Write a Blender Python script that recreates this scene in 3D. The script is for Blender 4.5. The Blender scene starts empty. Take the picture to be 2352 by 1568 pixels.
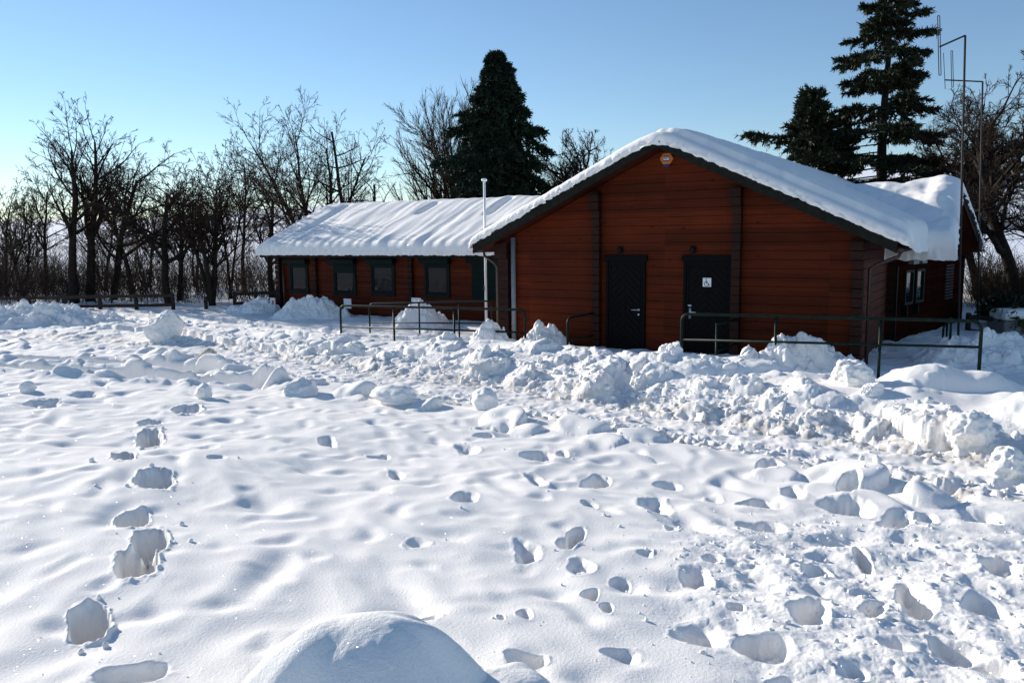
import bpy, math, random
import numpy as np
from mathutils import Vector, Matrix, noise as mnoise

random.seed(7)
SC = bpy.context.scene
COL = SC.collection
PI = math.pi

# ------------------------------------------------------------------ camera
CAMZ = 2.6
FPX = 1865.96                       # focal length for a picture 2352 wide
PITCH, ROLL = 0.1260325, -0.0111836
TH = 0.552883                       # yaw of the cabin
sp, cp, sr, cr = math.sin(PITCH), math.cos(PITCH), math.sin(ROLL), math.cos(ROLL)
A_ = np.array([[1, 0, 0], [0, -sp, -cp], [0, cp, -sp]])
C_ = np.array([[cr, -sr, 0], [sr, cr, 0], [0, 0, 1]])
MC = C_ @ A_                        # world -> camera (x right, y down, z forward)
cam = bpy.data.cameras.new('camera')
cam.sensor_width = 36
cam.lens = FPX / 2352 * 36
cam.clip_start, cam.clip_end = 0.1, 9000
camo = bpy.data.objects.new('camera', cam)
COL.objects.link(camo)
camo.matrix_world = Matrix(((MC[0][0], -MC[1][0], -MC[2][0], 0), (MC[0][1], -MC[1][1], -MC[2][1], 0),
                            (MC[0][2], -MC[1][2], -MC[2][2], CAMZ), (0, 0, 0, 1)))
SC.camera = camo

def ray(px, py):
    w = MC.T @ np.array([px - 1176, py - 784, FPX])
    return w / w[1]
def at(px, py, Y):                  # a point of the place seen towards (px, py), Y metres away
    p = ray(px, py) * Y
    return np.array([p[0], p[1], p[2] + CAMZ])

# ------------------------------------------------------------------ light
SUN_AZ, SUN_EL = math.radians(-51), math.radians(20)     # azimuth from +Y, negative = to the left
wd = bpy.data.worlds.new("World"); SC.world = wd; wd.use_nodes = True
nt = wd.node_tree
sky = nt.nodes.new('ShaderNodeTexSky'); sky.sky_type = 'NISHITA'; sky.sun_disc = False
sky.sun_elevation = SUN_EL; sky.sun_rotation = SUN_AZ
sky.altitude = 200; sky.air_density = 1.0; sky.dust_density = 0.0; sky.ozone_density = 3.4
bg = nt.nodes['Background']; bg.inputs[1].default_value = 0.078
nt.links.new(sky.outputs[0], bg.inputs[0])
sd = bpy.data.lights.new('sun', 'SUN'); sd.energy = 3.4; sd.angle = math.radians(0.5); sd.color = (1, .93, .83)
so = bpy.data.objects.new('sun', sd); COL.objects.link(so)
dv = Vector((math.sin(SUN_AZ) * math.cos(SUN_EL), math.cos(SUN_AZ) * math.cos(SUN_EL), math.sin(SUN_EL)))
so.rotation_euler = dv.to_track_quat('Z', 'Y').to_euler()
SC.view_settings.view_transform = 'Standard'; SC.view_settings.look = 'None'
SC.view_settings.exposure = 0.86; SC.view_settings.gamma = 1.0
SC.cycles.max_bounces = 10; SC.cycles.diffuse_bounces = 8; SC.cycles.glossy_bounces = 3
SC.cycles.use_denoising = True

# ------------------------------------------------------------------ noise
_GA = np.arange(1024) * 2 * PI / 1024
_GC = np.cos(_GA).astype(np.float32); _GS = np.sin(_GA).astype(np.float32)
def _n(ix, iy, seed):
    n = ix * np.uint32(374761393) + iy * np.uint32(668265263) + np.uint32((seed * 974634777) & 0xFFFFFFFF)
    n ^= n >> np.uint32(13); n *= np.uint32(1274126177); n ^= n >> np.uint32(16)
    return n
def perlin(x, y, seed=0):
    x, y = np.broadcast_arrays(np.asarray(x, np.float32), np.asarray(y, np.float32))
    ix = np.floor(x); iy = np.floor(y); fx = x - ix; fy = y - iy
    ix = ix.astype(np.int32).view(np.uint32); iy = iy.astype(np.int32).view(np.uint32)
    u = fx * fx * fx * (fx * (fx * 6 - 15) + 10); v = fy * fy * fy * (fy * (fy * 6 - 15) + 10)
    def g(dx, dy):
        a = _n(ix + np.uint32(dx), iy + np.uint32(dy), seed) & np.uint32(1023)
        return _GC[a] * (fx - dx) + _GS[a] * (fy - dy)
    a = g(0, 0); b = g(1, 0); c = g(0, 1); d = g(1, 1)
    return ((a + u * (b - a)) * (1 - v) + (c + u * (d - c)) * v) * 1.5
def fbm(x, y, seed=0, o=3):
    r = 0; a = 1; s = 0
    for k in range(o):
        r = r + a * perlin(x * 2 ** k, y * 2 ** k, seed + 13 * k); s += a; a *= .5
    return r / s
def lumps(x, y, size, seed, fill=.75):
    """rounded clods of many sizes lying side by side, height in metres"""
    gx = np.asarray(x, np.float32) / np.float32(size); gy = np.asarray(y, np.float32) / np.float32(size)
    fx0 = np.floor(gx); fy0 = np.floor(gy); out = np.zeros_like(gx)
    ix = fx0.astype(np.int32).view(np.uint32); iy = fy0.astype(np.int32).view(np.uint32)
    fx = gx - fx0; fy = gy - fy0; q = np.float32(1 / 255.)
    for dx in (-1, 0, 1):
        for dy in (-1, 0, 1):
            n1 = _n(ix + np.uint32(dx & 0xFFFFFFFF), iy + np.uint32(dy & 0xFFFFFFFF), seed); n2 = n1 * np.uint32(2654435761); n2 ^= n2 >> np.uint32(15)
            ex = fx - dx - .1 - .8 * ((n1 & np.uint32(255)) * q); ey = fy - dy - .1 - .8 * (((n1 >> np.uint32(8)) & np.uint32(255)) * q)
            rr = ((n1 >> np.uint32(16)) & np.uint32(255)) * q; rr = .3 + .5 * rr * np.sqrt(rr)
            on = (n1 >> np.uint32(24)) * q < fill
            an = (n2 & np.uint32(1023)).astype(np.int32); el = .65 + .35 * (((n2 >> np.uint32(10)) & np.uint32(255)) * q)
            hs = .6 + .7 * (((n2 >> np.uint32(18)) & np.uint32(255)) * q)
            ca, sa = _GC[an], _GS[an]
            qx = ex * ca + ey * sa; qy = (-ex * sa + ey * ca) / el
            d2 = (qx * qx + qy * qy) / (rr * rr)
            tx = (((n1 ^ (n2 >> np.uint32(7))) & np.uint32(255)) * q - .5) * 1.3; ty = (((n2 >> np.uint32(3)) & np.uint32(255)) * q - .5) * 1.3
            dome = np.clip(1 - d2 * d2, 0, 1)
            hgt = rr * hs * np.clip(np.where(hs > .95, np.sqrt(dome), np.sqrt(np.sqrt(dome)) * .8) * (1 + (tx * qx + ty * qy) / rr), 0, 2)
            np.maximum(out, np.where(on, hgt, 0), out=out)
    return out * size
def sstep(a, b, x):
    t = np.clip((x - a) / (b - a), 0, 1); return t * t * (3 - 2 * t)

# ------------------------------------------------------------------ ground shape
TRACK = np.array([(14, -1.5), (5.6, 6.7), (1.75, 10.0), (.15, 11.5), (-2.9, 13.9), (-6.8, 17.3), (-13, 20.0), (-22, 22.), (-40, 25)])
def poly_dist(x, y, pl):
    """signed distance to a polyline (positive on its far side) and length along it"""
    best = np.full_like(x, 1e9); sg = np.zeros_like(x); ln = np.zeros_like(x); acc = 0
    for (ax, ay), (bx, by) in zip(pl[:-1], pl[1:]):
        ex, ey = bx - ax, by - ay; L2 = ex * ex + ey * ey; L = math.sqrt(L2)
        k = np.clip(((x - ax) * ex + (y - ay) * ey) / L2, 0, 1)
        d = np.hypot(x - ax - k * ex, y - ay - k * ey)
        m = d < best
        best = np.where(m, d, best)
        sg = np.where(m, np.sign(-((x - ax) * ey - (y - ay) * ex)) * -1, sg)
        ln = np.where(m, acc + k * L, ln); acc += L
    return best * sg, ln
GROOVES = [(np.array([(-3.6, 12.3), (-5.5, 12.6), (-8.5, 13.2), (-13, 13.4)]), .42, .30), (np.array([(-4.8, 13.3), (-7, 14.2), (-10, 14.8), (-15, 15.2)]), .42, .28),
           (np.array([(-.8, 16.3), (-4.5, 18.3), (-8.5, 22), (-14, 27)]), .3, .16), (np.array([(-.4, 18.0), (-4, 20.0), (-7.7, 23.4), (-12.5, 28)]), .3, .14),
           (np.array([(-1.5, 14.6), (-4.5, 16.4), (-8.5, 19.9), (-16, 23.5)]), .25, .14)]

def base_z(x, y):
    u, ln = poly_dist(x, y, TRACK)
    lawn = .38 + .50 * sstep(0, 8.5, -u) + .02 * np.maximum(-u - 8.5, 0)
    far = .30 - .12 * sstep(1, 5, u) + .05 * sstep(12, 20, u)
    return np.where(u < 0, lawn, .38 + (far - .38) * sstep(0, 1.5, u)), u, ln

# footprints: picture x, y, width, height there, depth, softness
FP = [(205,1420,72,92,.24),(315,1292,84,70,.24),(345,1238,70,52,.20),(303,1186,66,40,.22),(355,1100,74,42,.2),(283,1050,46,26,.18),(345,1001,48,40,.2),
      (343,968,46,14,.12),(430,938,60,18,.12),(300,1540,150,50,.1),
      (752,1012,38,22,.13),(912,1086,34,24,.12),(868,1041,50,9,.08),(1070,1146,66,24,.13),(1075,1030,56,22,.13),(1110,1000,50,12,.1),(1120,980,60,10,.08),(1155,985,60,12,.1),
      (1235,1048,80,18,.14),(1292,1045,32,12,.1),(1232,1105,42,36,.12),(1372,1102,62,30,.16),(1535,1107,68,16,.14),(1500,1158,76,40,.17),(1322,1228,42,36,.14),
      (1300,1244,46,26,.08),(1213,1256,62,44,.16),(1335,1292,66,34,.06),(1425,1326,50,24,.12),(1598,1318,72,52,.15),(1355,1362,42,26,.12),(1392,1391,36,26,.1),(1250,950,30,16,.08),
      (1768,1076,54,26,.16),(1935,1070,56,42,.17),(2022,1085,36,54,.18),(1748,1154,98,20,.16),(1750,1204,112,26,.16),(1822,1133,54,30,.16),(1948,1128,40,28,.14),(2078,1131,34,20,.1),
      (2186,1132,96,68,.22),(1945,1163,108,34,.17),(2062,1195,62,56,.17),(2128,1190,52,30,.14),(1983,1276,34,42,.14),(1882,1306,66,40,.16),(1603,1444,140,58,.17),(1752,1474,132,56,.15),
      (1856,1404,88,58,.19),(2003,1396,54,54,.2),(2105,1372,78,78,.22),(2262,1385,80,50,.16),(2250,1190,80,30,.12),(2295,1300,70,40,.12),(1800,1562,80,50,.14),(1205,1409,40,24,.07),
      (1152,1420,22,14,.06),(985,1418,60,20,.06),(1480,1268,40,12,.05),(1545,1218,30,12,.06),(1640,1282,50,16,.08),(1740,1320,90,26,.06),(1210,1520,110,34,.12),(1420,1500,90,30,.08),
      (1640,1135,40,14,.07),(1355,1160,40,16,.05),(2320,1100,60,30,.12),(2060,1480,80,36,.12),(2190,1480,90,40,.12),(2290,1530,110,50,.14),(1960,1530,70,40,.1),(1690,1390,40,14,.06),
      (1590,950,50,14,.08),(960,1240,60,20,.05),(100,925,60,26,.14),(200,905,60,16,.1),(470,1030,60,14,.05),(500,1055,40,12,.05)]
MOUND = (870, 1560)
def plain(x, y):                    # ground without the prints: used to find where a print lies
    z, u, ln = base_z(np.array([x]), np.array([y]))
    return float(z[0])
def ground_hit(px, py):
    R = ray(px, py); Y = 6.0
    for _ in range(60):
        z = plain(R[0] * Y, Y) - CAMZ
        Yn = z / R[2] if R[2] < -1e-4 else 60
        Y = .6 * Y + .4 * min(max(Yn, .5), 60)
    return R[0] * Y, Y
PRINTS = []
for (px, py, w, h, dep) in FP:
    x, y = ground_hit(px, py); x2, y2 = ground_hit(px, py + h * .5); x3, y3 = ground_hit(px, py - h * .5)
    q_ = random.Random(int(px * 7 + py)); PRINTS.append((x, y, w * .5 / FPX * math.hypot(x, y), max(abs(y3 - y2) * .5, .03), dep, *((-math.atan2(x, y) + q_.uniform(-.22, .22), q_.uniform(1.7, 3.2), q_.uniform(-.4, .4)) if len(PRINTS) > 9 else (-math.atan2(x, y), 2.6, q_.uniform(-.1, .1)))))

def height(x, y, fine=True):
    sh = x.shape; x = np.asarray(x).ravel().astype(np.float32); y = np.asarray(y).ravel().astype(np.float32)
    z, u, ln = base_z(x, y)
    r = np.hypot(x, y)
    wob = fbm(x * .9, y * .9, 5) * .28
    uu = u + wob
    lawn = sstep(-.75, -1.15, uu)               # 1 on the untouched snow
    road = sstep(-1.25, -.85, uu) * sstep(.75, .35, uu)
    # wind-rippled lawn over tussocks
    ca, sa = math.cos(.35), math.sin(.35)
    a = (x * ca + y * sa); b = (-x * sa + y * ca)
    n1 = perlin(a * 2.1 + .35 * perlin(x, y, 91), b * 1.75 + .35 * perlin(x, y, 92), 21); n2 = perlin(a * 4.0, b * 3.3, 22); n3 = perlin(a * .6, b * .6, 23)
    rip = .030 * n1 + .011 * n2 + .045 * n3 - .115 * np.maximum(n1, 0) ** 2 - .05 * np.maximum(n2, 0) ** 2
    z = z + rip * lawn
    # plough edge of the lawn: rounded cushions along the near side of the track
    edge = np.exp(-((uu + 1.45) / .42) ** 2) * sstep(9.5, 12, ln)
    z = z + edge * (.05 + .42 * lumps(x, y, .62, 31, .6))
    # the driven track
    z = z + road * (-.06 + .05 * fbm(x * 3, y * 3, 41))
    m = (road > .01) & (r < 40)
    if m.any():
        lump = .55 * lumps(x[m], y[m], .16, 42, .45) + .5 * lumps(x[m], y[m], .08, 43, .5)
        z[m] += road[m] * lump * (.12 + .75 * sstep(.1, .7, np.abs(uu[m] + .1))) * (1 - .5 * sstep(16, 19, ln[m]))
    # ploughed bank on the far side
    big = .12 + .88 * sstep(26, 19.5, ln)       # higher at the right
    bump = sstep(.3, 1.9, uu) * sstep(4.0, 2.5, uu)
    hb = bump * big * (.20 + .15 * sstep(14.5, 18, ln) + .20 * fbm(x * .55, y * .55, 51, 2)) + bump * .08
    z = z + hb
    pn = perlin(x * .75, y * .75, 52)
    back = 1.5 + 1.1 * sstep(15, 18, ln)
    rough = sstep(.3, .8, uu) * sstep(.5, -.4, uu - back + .9 * pn) * (.22 + .78 * big)
    m = (rough > .01) & (r < 40)
    if m.any():
        xm, ym = x[m], y[m]
        wx = xm + .10 * perlin(xm * 2.6, ym * 2.6, 57) + .03 * perlin(xm * 9, ym * 9, 59); wy = ym + .10 * perlin(xm * 2.6, ym * 2.6, 58) + .03 * perlin(xm * 9, ym * 9, 60)
        fineness = sstep(-.2, .3, perlin(xm * 1.1, ym * 1.1, 63))
        low = sstep(1.6, .6, uu[m])               # small stuff has rolled to the foot
        lump = .34 * lumps(wx, wy, .85, 53, .5) + .40 * lumps(wx, wy, .42, 54, .55) + (.2 + .8 * np.maximum(fineness, low)) * (.34 * lumps(wx, wy, .2, 55, .5) + .28 * lumps(wx, wy, .1, 56, .45)) + .010 * fbm(xm * 12, ym * 12, 67, 2)
        z[m] += rough[m] * lump
    # snow between the bank and the cabin
    beyond = sstep(1.6, 3.0, uu)
    z = z + beyond * (.08 * fbm(x * .6, y * .6, 61) + .04 * fbm(x * 2.2, y * 2.2, 62)) + beyond * .06
    m = (beyond > .02) & (r < 45)
    if m.any():
        s2 = sstep(.12, .45, fbm(x[m] * .35, y[m] * .35, 64))
        z[m] += beyond[m] * s2 * (.30 * lumps(x[m], y[m], .45, 65, .4) + .25 * lumps(x[m], y[m], .2, 66, .35))
    # wheel ruts
    gm_ = np.nonzero((x < .5) & (y > 10.5) & (r < 45))[0]
    for k, (pl, wd_, dp) in enumerate(GROOVES):
        if not len(gm_): break
        x0_, y0_ = x, y; x = x[gm_]; y = y[gm_]
        d, l = poly_dist(x, y, pl)
        L = np.sum(np.hypot(*(pl[1:] - pl[:-1]).T))
        d = d + .07 * perlin(l * 1.6, l * 0 + k, 71) + .03 * perlin(l * 5, l * 0 + k, 72)
        end = sstep(0, .4, l) * sstep(L, L - 1.5, l)
        zz_ = -dp * end * sstep(wd_, wd_ * .78, np.abs(d))
        zz_ = zz_ + end * .6 * dp * np.exp(-((np.abs(d) - wd_ - .14) / .16) ** 2) * (.3 + 1.5 * lumps(x, y, .42, 73 + k, .75))
        x, y = x0_, y0_; z[gm_] += zz_
    # trodden, crusted snow lower right
    tr = sstep(.4, 1.6, x + .35 * perlin(x * 1.1, y * 1.1, 81) - .08 * y + .1) * sstep(6.6, 4.6, y) * lawn
    m = tr > .01
    if m.any():
        xm, ym = x[m], y[m]
        z[m] += tr[m] * (.045 * fbm(xm * 2.2, ym * 2.2, 82) + .011 * fbm(xm * 10, ym * 10, 83, 3) - .09 * np.clip(perlin(xm * 3.1, ym * 3.1, 84) - .25, 0, 1)
                         + .3 * lumps(xm, ym, .06, 85, .16) + .003 * fbm(xm * 34, ym * 34, 88, 2))
    # prints
    for k, (cx, cy, wx_, wy_, dep, pa, pe, pw) in enumerate(PRINTS):
        R_ = max(wx_, wy_) * 1.9 + .05
        m = (np.abs(x - cx) < R_) & (np.abs(y - cy) < R_)
        if not m.any(): continue
        xm, ym = x[m], y[m]
        ca_, sa_ = math.cos(pa), math.sin(pa)
        ex = ((xm - cx) * ca_ + (ym - cy) * sa_) / wx_; ey = (-(xm - cx) * sa_ + (ym - cy) * ca_) / wy_
        ey = ey * (1 + pw * ex)
        rr = (np.abs(ex) ** pe + np.abs(ey) ** pe) ** (1 / pe)
        rr = rr + (.15 if k < 10 else .19) * perlin(xm * 6.5, ym * 6.5, 95 + k) + (.10 if k < 10 else .06) * perlin(xm * 20, ym * 20, 96 + k)
        hole = sstep(1.08, .80 if k < 9 else (.62, .30, .0)[k % 3], rr)
        rim = np.exp(-((rr - 1.14) / .12) ** 2) * (1.0 if k < 9 else .2)
        z[m] += -dep * hole * np.clip(.95 + .25 * ey + .3 * ex * (1 if k % 2 else -1) + .35 * perlin(xm * 9, ym * 9, 99) + .15 * perlin(xm * 25, ym * 25, 93), .3, 1.4) * (1.05 if k < 9 else .72) + rim * (.003 + .035 * np.clip(perlin(xm * 11, ym * 11, 97), 0, 1) + .012 * np.clip(perlin(xm * 30, ym * 30, 94), 0, 1))
    return z.reshape(sh)
def gz(x, y):
    return float(height(np.array([float(x)]), np.array([float(y)]))[0])

# ------------------------------------------------------------------ materials
def newmat(name):
    m = bpy.data.materials.new(name); m.use_nodes = True
    return m, m.node_tree, m.node_tree.nodes['Principled BSDF']
def N(t, kind, **kw):
    n = t.nodes.new('ShaderNode' + kind)
    for k, v in kw.items():
        setattr(n, k, v)
    return n
def plainmat(name, col, rough=.6, spec=.3, var=.25, scale=6, metal=0, bump=.1, stretch=None):
    m, t, b = newmat(name)
    tc = N(t, 'TexCoord'); mp = N(t, 'Mapping'); t.links.new(tc.outputs['Object'], mp.inputs[0])
    if stretch: mp.inputs['Scale'].default_value = stretch
    no = N(t, 'TexNoise'); no.inputs['Scale'].default_value = scale; no.inputs['Detail'].default_value = 6
    t.links.new(mp.outputs[0], no.inputs['Vector'])
    r = N(t, 'ValToRGB')
    r.color_ramp.elements[0].position = .3; r.color_ramp.elements[1].position = .72
    r.color_ramp.elements[0].color = [c * (1 - var) for c in col] + [1]; r.color_ramp.elements[1].color = [min(1, c * (1 + var)) for c in col] + [1]
    t.links.new(no.outputs['Fac'], r.inputs[0]); t.links.new(r.outputs[0], b.inputs['Base Color'])
    b.inputs['Roughness'].default_value = rough; b.inputs['Specular IOR Level'].default_value = spec; b.inputs['Metallic'].default_value = metal
    if bump:
        bp = N(t, 'Bump'); bp.inputs['Strength'].default_value = bump; bp.inputs['Distance'].default_value = .02
        t.links.new(no.outputs['Fac'], bp.inputs['Height']); t.links.new(bp.outputs[0], b.inputs['Normal'])
    return m

def snowmat(name, sparkle=True, dirt=False, tint=(.955, .925, .882)):
    m, t, b = newmat(name)
    tc = N(t, 'TexCoord'); geo = N(t, 'NewGeometry')
    def noi(sc, det):
        n = N(t, 'TexNoise'); n.inputs['Scale'].default_value = sc; n.inputs['Detail'].default_value = det
        t.links.new(geo.outputs['Position'], n.inputs['Vector']); return n
    a = noi(70, 5); c = noi(260, 3); e = noi(2.0, 3)
    b1 = N(t, 'Bump'); b1.inputs['Strength'].default_value = .30; b1.inputs['Distance'].default_value = .012
    t.links.new(a.outputs['Fac'], b1.inputs['Height'])
    b2 = N(t, 'Bump'); b2.inputs['Strength'].default_value = .6; b2.inputs['Distance'].default_value = .0035
    t.links.new(c.outputs['Fac'], b2.inputs['Height']); t.links.new(b1.outputs[0], b2.inputs['Normal'])
    r = N(t, 'ValToRGB'); r.color_ramp.elements[0].color = [k * .965 for k in tint] + [1]; r.color_ramp.elements[1].color = list(tint) + [1]
    r.color_ramp.elements[0].position = .35; r.color_ramp.elements[1].position = .65
    t.links.new(e.outputs['Fac'], r.inputs[0])
    col = r.outputs[0]
    if dirt:                                    # grit thrown up where cars pass
        at_ = N(t, 'Attribute'); at_.attribute_name = 'grit'
        g = noi(7, 6); mul = N(t, 'Math', operation='MULTIPLY'); rg = N(t, 'ValToRGB')
        rg.color_ramp.elements[0].position = .42; rg.color_ramp.elements[1].position = .66
        t.links.new(g.outputs['Fac'], rg.inputs[0]); t.links.new(rg.outputs[0], mul.inputs[0]); t.links.new(at_.outputs['Fac'], mul.inputs[1])
        mx = N(t, 'MixRGB'); mx.inputs[2].default_value = (.56, .50, .43, 1)
        t.links.new(mul.outputs[0], mx.inputs[0]); t.links.new(col, mx.inputs[1]); col = mx.outputs[0]
    t.links.new(col, b.inputs['Base Color'])
    t.links.new(b2.outputs[0], b.inputs['Normal'])
    b.inputs['Roughness'].default_value = .75; b.inputs['Specular IOR Level'].default_value = .12
    if sparkle:                                 # ice crystals lying at every angle
        vo = N(t, 'TexVoronoi'); vo.inputs['Scale'].default_value = 150
        t.links.new(geo.outputs['Position'], vo.inputs['Vector'])
        s1 = N(t, 'VectorMath', operation='SUBTRACT'); s1.inputs[1].default_value = (.5, .5, .5)
        t.links.new(vo.outputs['Color'], s1.inputs[0])
        s2 = N(t, 'VectorMath', operation='MULTIPLY_ADD'); s2.inputs[1].default_value = (1.5, 1.5, 1.5)
        t.links.new(s1.outputs[0], s2.inputs[0]); t.links.new(geo.outputs['Normal'], s2.inputs[2])
        s3 = N(t, 'VectorMath', operation='NORMALIZE'); t.links.new(s2.outputs[0], s3.inputs[0])
        wn = N(t, 'TexWhiteNoise', noise_dimensions='3D'); t.links.new(vo.outputs['Position'], wn.inputs['Vector'])
        gt = N(t, 'Math', operation='GREATER_THAN'); gt.inputs[1].default_value = .80; t.links.new(wn.outputs['Value'], gt.inputs[0])
        ds = N(t, 'Math', operation='LESS_THAN'); ds.inputs[1].default_value = .33; t.links.new(vo.outputs['Distance'], ds.inputs[0])
        mm = N(t, 'Math', operation='MULTIPLY'); t.links.new(gt.outputs[0], mm.inputs[0]); t.links.new(ds.outputs[0], mm.inputs[1])
        m2 = N(t, 'Math', operation='MULTIPLY'); t.links.new(mm.outputs[0], m2.inputs[0]); m2.inputs[1].default_value = .13
        gl = N(t, 'BsdfGlossy'); gl.inputs['Roughness'].default_value = .16; gl.inputs['Color'].default_value = (.9, .93, 1, 1)
        t.links.new(s3.outputs[0], gl.inputs['Normal'])
        ms = N(t, 'MixShader'); t.links.new(m2.outputs[0], ms.inputs[0]); t.links.new(b.outputs[0], ms.inputs[1]); t.links.new(gl.outputs[0], ms.inputs[2])
        t.links.new(ms.outputs[0], t.nodes['Material Output'].inputs['Surface'])
    return m

M = {}
M['snow'] = snowmat('snow_ground', True, True)
M['snow_lump'] = snowmat('snow_lump', False)
M['snow_dirty'] = snowmat('snow_dirty', False, False, (.60, .56, .50))
M['snow_roof'] = snowmat('snow_roof', True)
M['snow_far'] = plainmat('snow_far', (.8, .83, .88), .8, .1, .05, .01)

def woodmat(name, col, rough=.45, spec=.4):
    m, t, b = newmat(name)
    tc = N(t, 'TexCoord'); mp = N(t, 'Mapping'); mp.inputs['Scale'].default_value = (1.6, 1.6, 26)
    t.links.new(tc.outputs['Object'], mp.inputs[0])
    g = N(t, 'TexNoise'); g.inputs['Scale'].default_value = 1.0; g.inputs['Detail'].default_value = 8; g.inputs['Roughness'].default_value = .65
    t.links.new(mp.outputs[0], g.inputs['Vector'])
    # boards differ: one random tone per board and per length
    sx = N(t, 'SeparateXYZ'); t.links.new(tc.outputs['Object'], sx.inputs[0])
    dz = N(t, 'Math', operation='DIVIDE'); dz.inputs[1].default_value = .172; t.links.new(sx.outputs['Z'], dz.inputs[0])
    fl = N(t, 'Math', operation='FLOOR'); t.links.new(dz.outputs[0], fl.inputs[0])
    ax = N(t, 'Math', operation='ADD'); t.links.new(sx.outputs['X'], ax.inputs[0]); t.links.new(sx.outputs['Y'], ax.inputs[1])
    dx = N(t, 'Math', operation='MULTIPLY_ADD'); dx.inputs[1].default_value = .31; t.links.new(ax.outputs[0], dx.inputs[0]); t.links.new(fl.outputs[0], dx.inputs[2])
    cb = N(t, 'CombineXYZ'); fl2 = N(t, 'Math', operation='FLOOR'); t.links.new(dx.outputs[0], fl2.inputs[0])
    t.links.new(fl2.outputs[0], cb.inputs[0]); t.links.new(fl.outputs[0], cb.inputs[1])
    wn = N(t, 'TexWhiteNoise', noise_dimensions='2D'); t.links.new(cb.outputs[0], wn.inputs['Vector'])
    # knots
    mp2 = N(t, 'Mapping'); mp2.inputs['Scale'].default_value = (2.2, 2.2, 5.8); t.links.new(tc.outputs['Object'], mp2.inputs[0])
    vo = N(t, 'TexVoronoi'); vo.inputs['Scale'].default_value = 1; t.links.new(mp2.outputs[0], vo.inputs['Vector'])
    kn = N(t, 'ValToRGB'); kn.color_ramp.elements[0].position = .06; kn.color_ramp.elements[1].position = .15
    t.links.new(vo.outputs['Distance'], kn.inputs[0])
    rp = N(t, 'ValToRGB'); e = rp.color_ramp.elements
    e[0].position = .25; e[0].color = [c * .68 for c in col] + [1]; e[1].position = .75; e[1].color = [c * 1.2 for c in col] + [1]
    t.links.new(g.outputs['Fac'], rp.inputs[0])
    h = N(t, 'HueSaturation'); t.links.new(rp.outputs[0], h.inputs['Color'])
    vv = N(t, 'MapRange'); vv.inputs['To Min'].default_value = .72; vv.inputs['To Max'].default_value = 1.25
    t.links.new(wn.outputs['Value'], vv.inputs['Value']); t.links.new(vv.outputs[0], h.inputs['Value'])
    # weathering towards the foot and in long stains
    st = N(t, 'TexNoise'); st.inputs['Scale'].default_value = .8; st.inputs['Detail'].default_value = 4; t.links.new(tc.outputs['Object'], st.inputs['Vector'])
    sr_ = N(t, 'ValToRGB'); sr_.color_ramp.elements[0].position = .35; sr_.color_ramp.elements[1].position = .7
    sr_.color_ramp.elements[0].color = (.7, .7, .7, 1); sr_.color_ramp.elements[1].color = (1, 1, 1, 1)
    t.links.new(st.outputs['Fac'], sr_.inputs[0])
    m1 = N(t, 'MixRGB', blend_type='MULTIPLY'); m1.inputs[0].default_value = 1; t.links.new(h.outputs[0], m1.inputs[1]); t.links.new(sr_.outputs[0], m1.inputs[2])
    m2 = N(t, 'MixRGB'); m2.inputs[1].default_value = [c * .3 for c in col] + [1]
    t.links.new(kn.outputs[0], m2.inputs[0]); t.links.new(m1.outputs[0], m2.inputs[2])
    t.links.new(m2.outputs[0], b.inputs['Base Color'])
    bp = N(t, 'Bump'); bp.inputs['Strength'].default_value = .25; bp.inputs['Distance'].default_value = .006
    t.links.new(g.outputs['Fac'], bp.inputs['Height']); t.links.new(bp.outputs[0], b.inputs['Normal'])
    b.inputs['Roughness'].default_value = rough; b.inputs['Specular IOR Level'].default_value = spec
    return m
M['wood'] = woodmat('red_stained_boards', (.108, .0178, .0043), .6, .10)
M['post'] = woodmat('dark_red_post', (.034, .010, .006), .6, .15)
M['soffit'] = woodmat('soffit', (.055, .013, .006), .7, .1)
M['matte'] = woodmat('darkened_matte_boards', (.030, .008, .005), 1.0, 0.0)  # board colour darkened, gloss removed, to counter snow bounce and sheen at right end
M['verge'] = plainmat('mossy_verge_board', (.011, .011, .008), .8, .2, .5, 9, bump=.4)
M['tile'] = plainmat('roof_felt', (.03, .028, .026), .9, .1)
M['doorp'] = plainmat('door_paint', (.0035, .0035, .004), .6, .08, .3, 9, stretch=(3, 3, 12))
M['green'] = plainmat('green_shutter_paint', (.003, .013, .011), .6, .12, .2)
M['rail'] = plainmat('green_rail_paint', (.006, .016, .012), .5, .12, .45, 14)
M['white'] = plainmat('white_paint', (.72, .74, .76), .4, .4, .06)
M['grey'] = plainmat('grey_pipe', (.16, .19, .22), .45, .4, .1)
M['brown'] = plainmat('brown_pipe', (.05, .024, .018), .35, .5, .15)
M['metal'] = plainmat('galvanised', (.045, .04, .038), .6, .1, .2, 20)
M['steel'] = plainmat('brushed_steel', (.62, .62, .62), .28, .5, .05, 20, metal=.9)
M['dark'] = plainmat('black_plastic', (.006, .006, .007), .5, .1, .1)
M['orange'] = plainmat('orange_plastic', (.55, .15, .006), .35, .5, .05)
M['blue'] = plainmat('navy', (.012, .02, .11), .4, .4, .05)
M['plate'] = plainmat('sign_plate', (.75, .82, .82), .35, .5, .03)
M['red'] = plainmat('red_print', (.6, .08, .03), .5, .3, .05)
M['sheenpanel'] = woodmat('pale_sheen_boards', (.045, .04, .039), .7, .1)  # pale tone paints in the snow's reflected sheen on the right end wall
M['bark'] = plainmat('bark', (.024, .018, .014), .9, .15, .4, 8, bump=.6)
M['twig'] = plainmat('twigs', (.038, .025, .018), .9, .1, .3, 3, bump=0)
M['needle'] = plainmat('dark_needles', (.016, .030, .017), .7, .25, .5, 1.3, bump=0)
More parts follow.
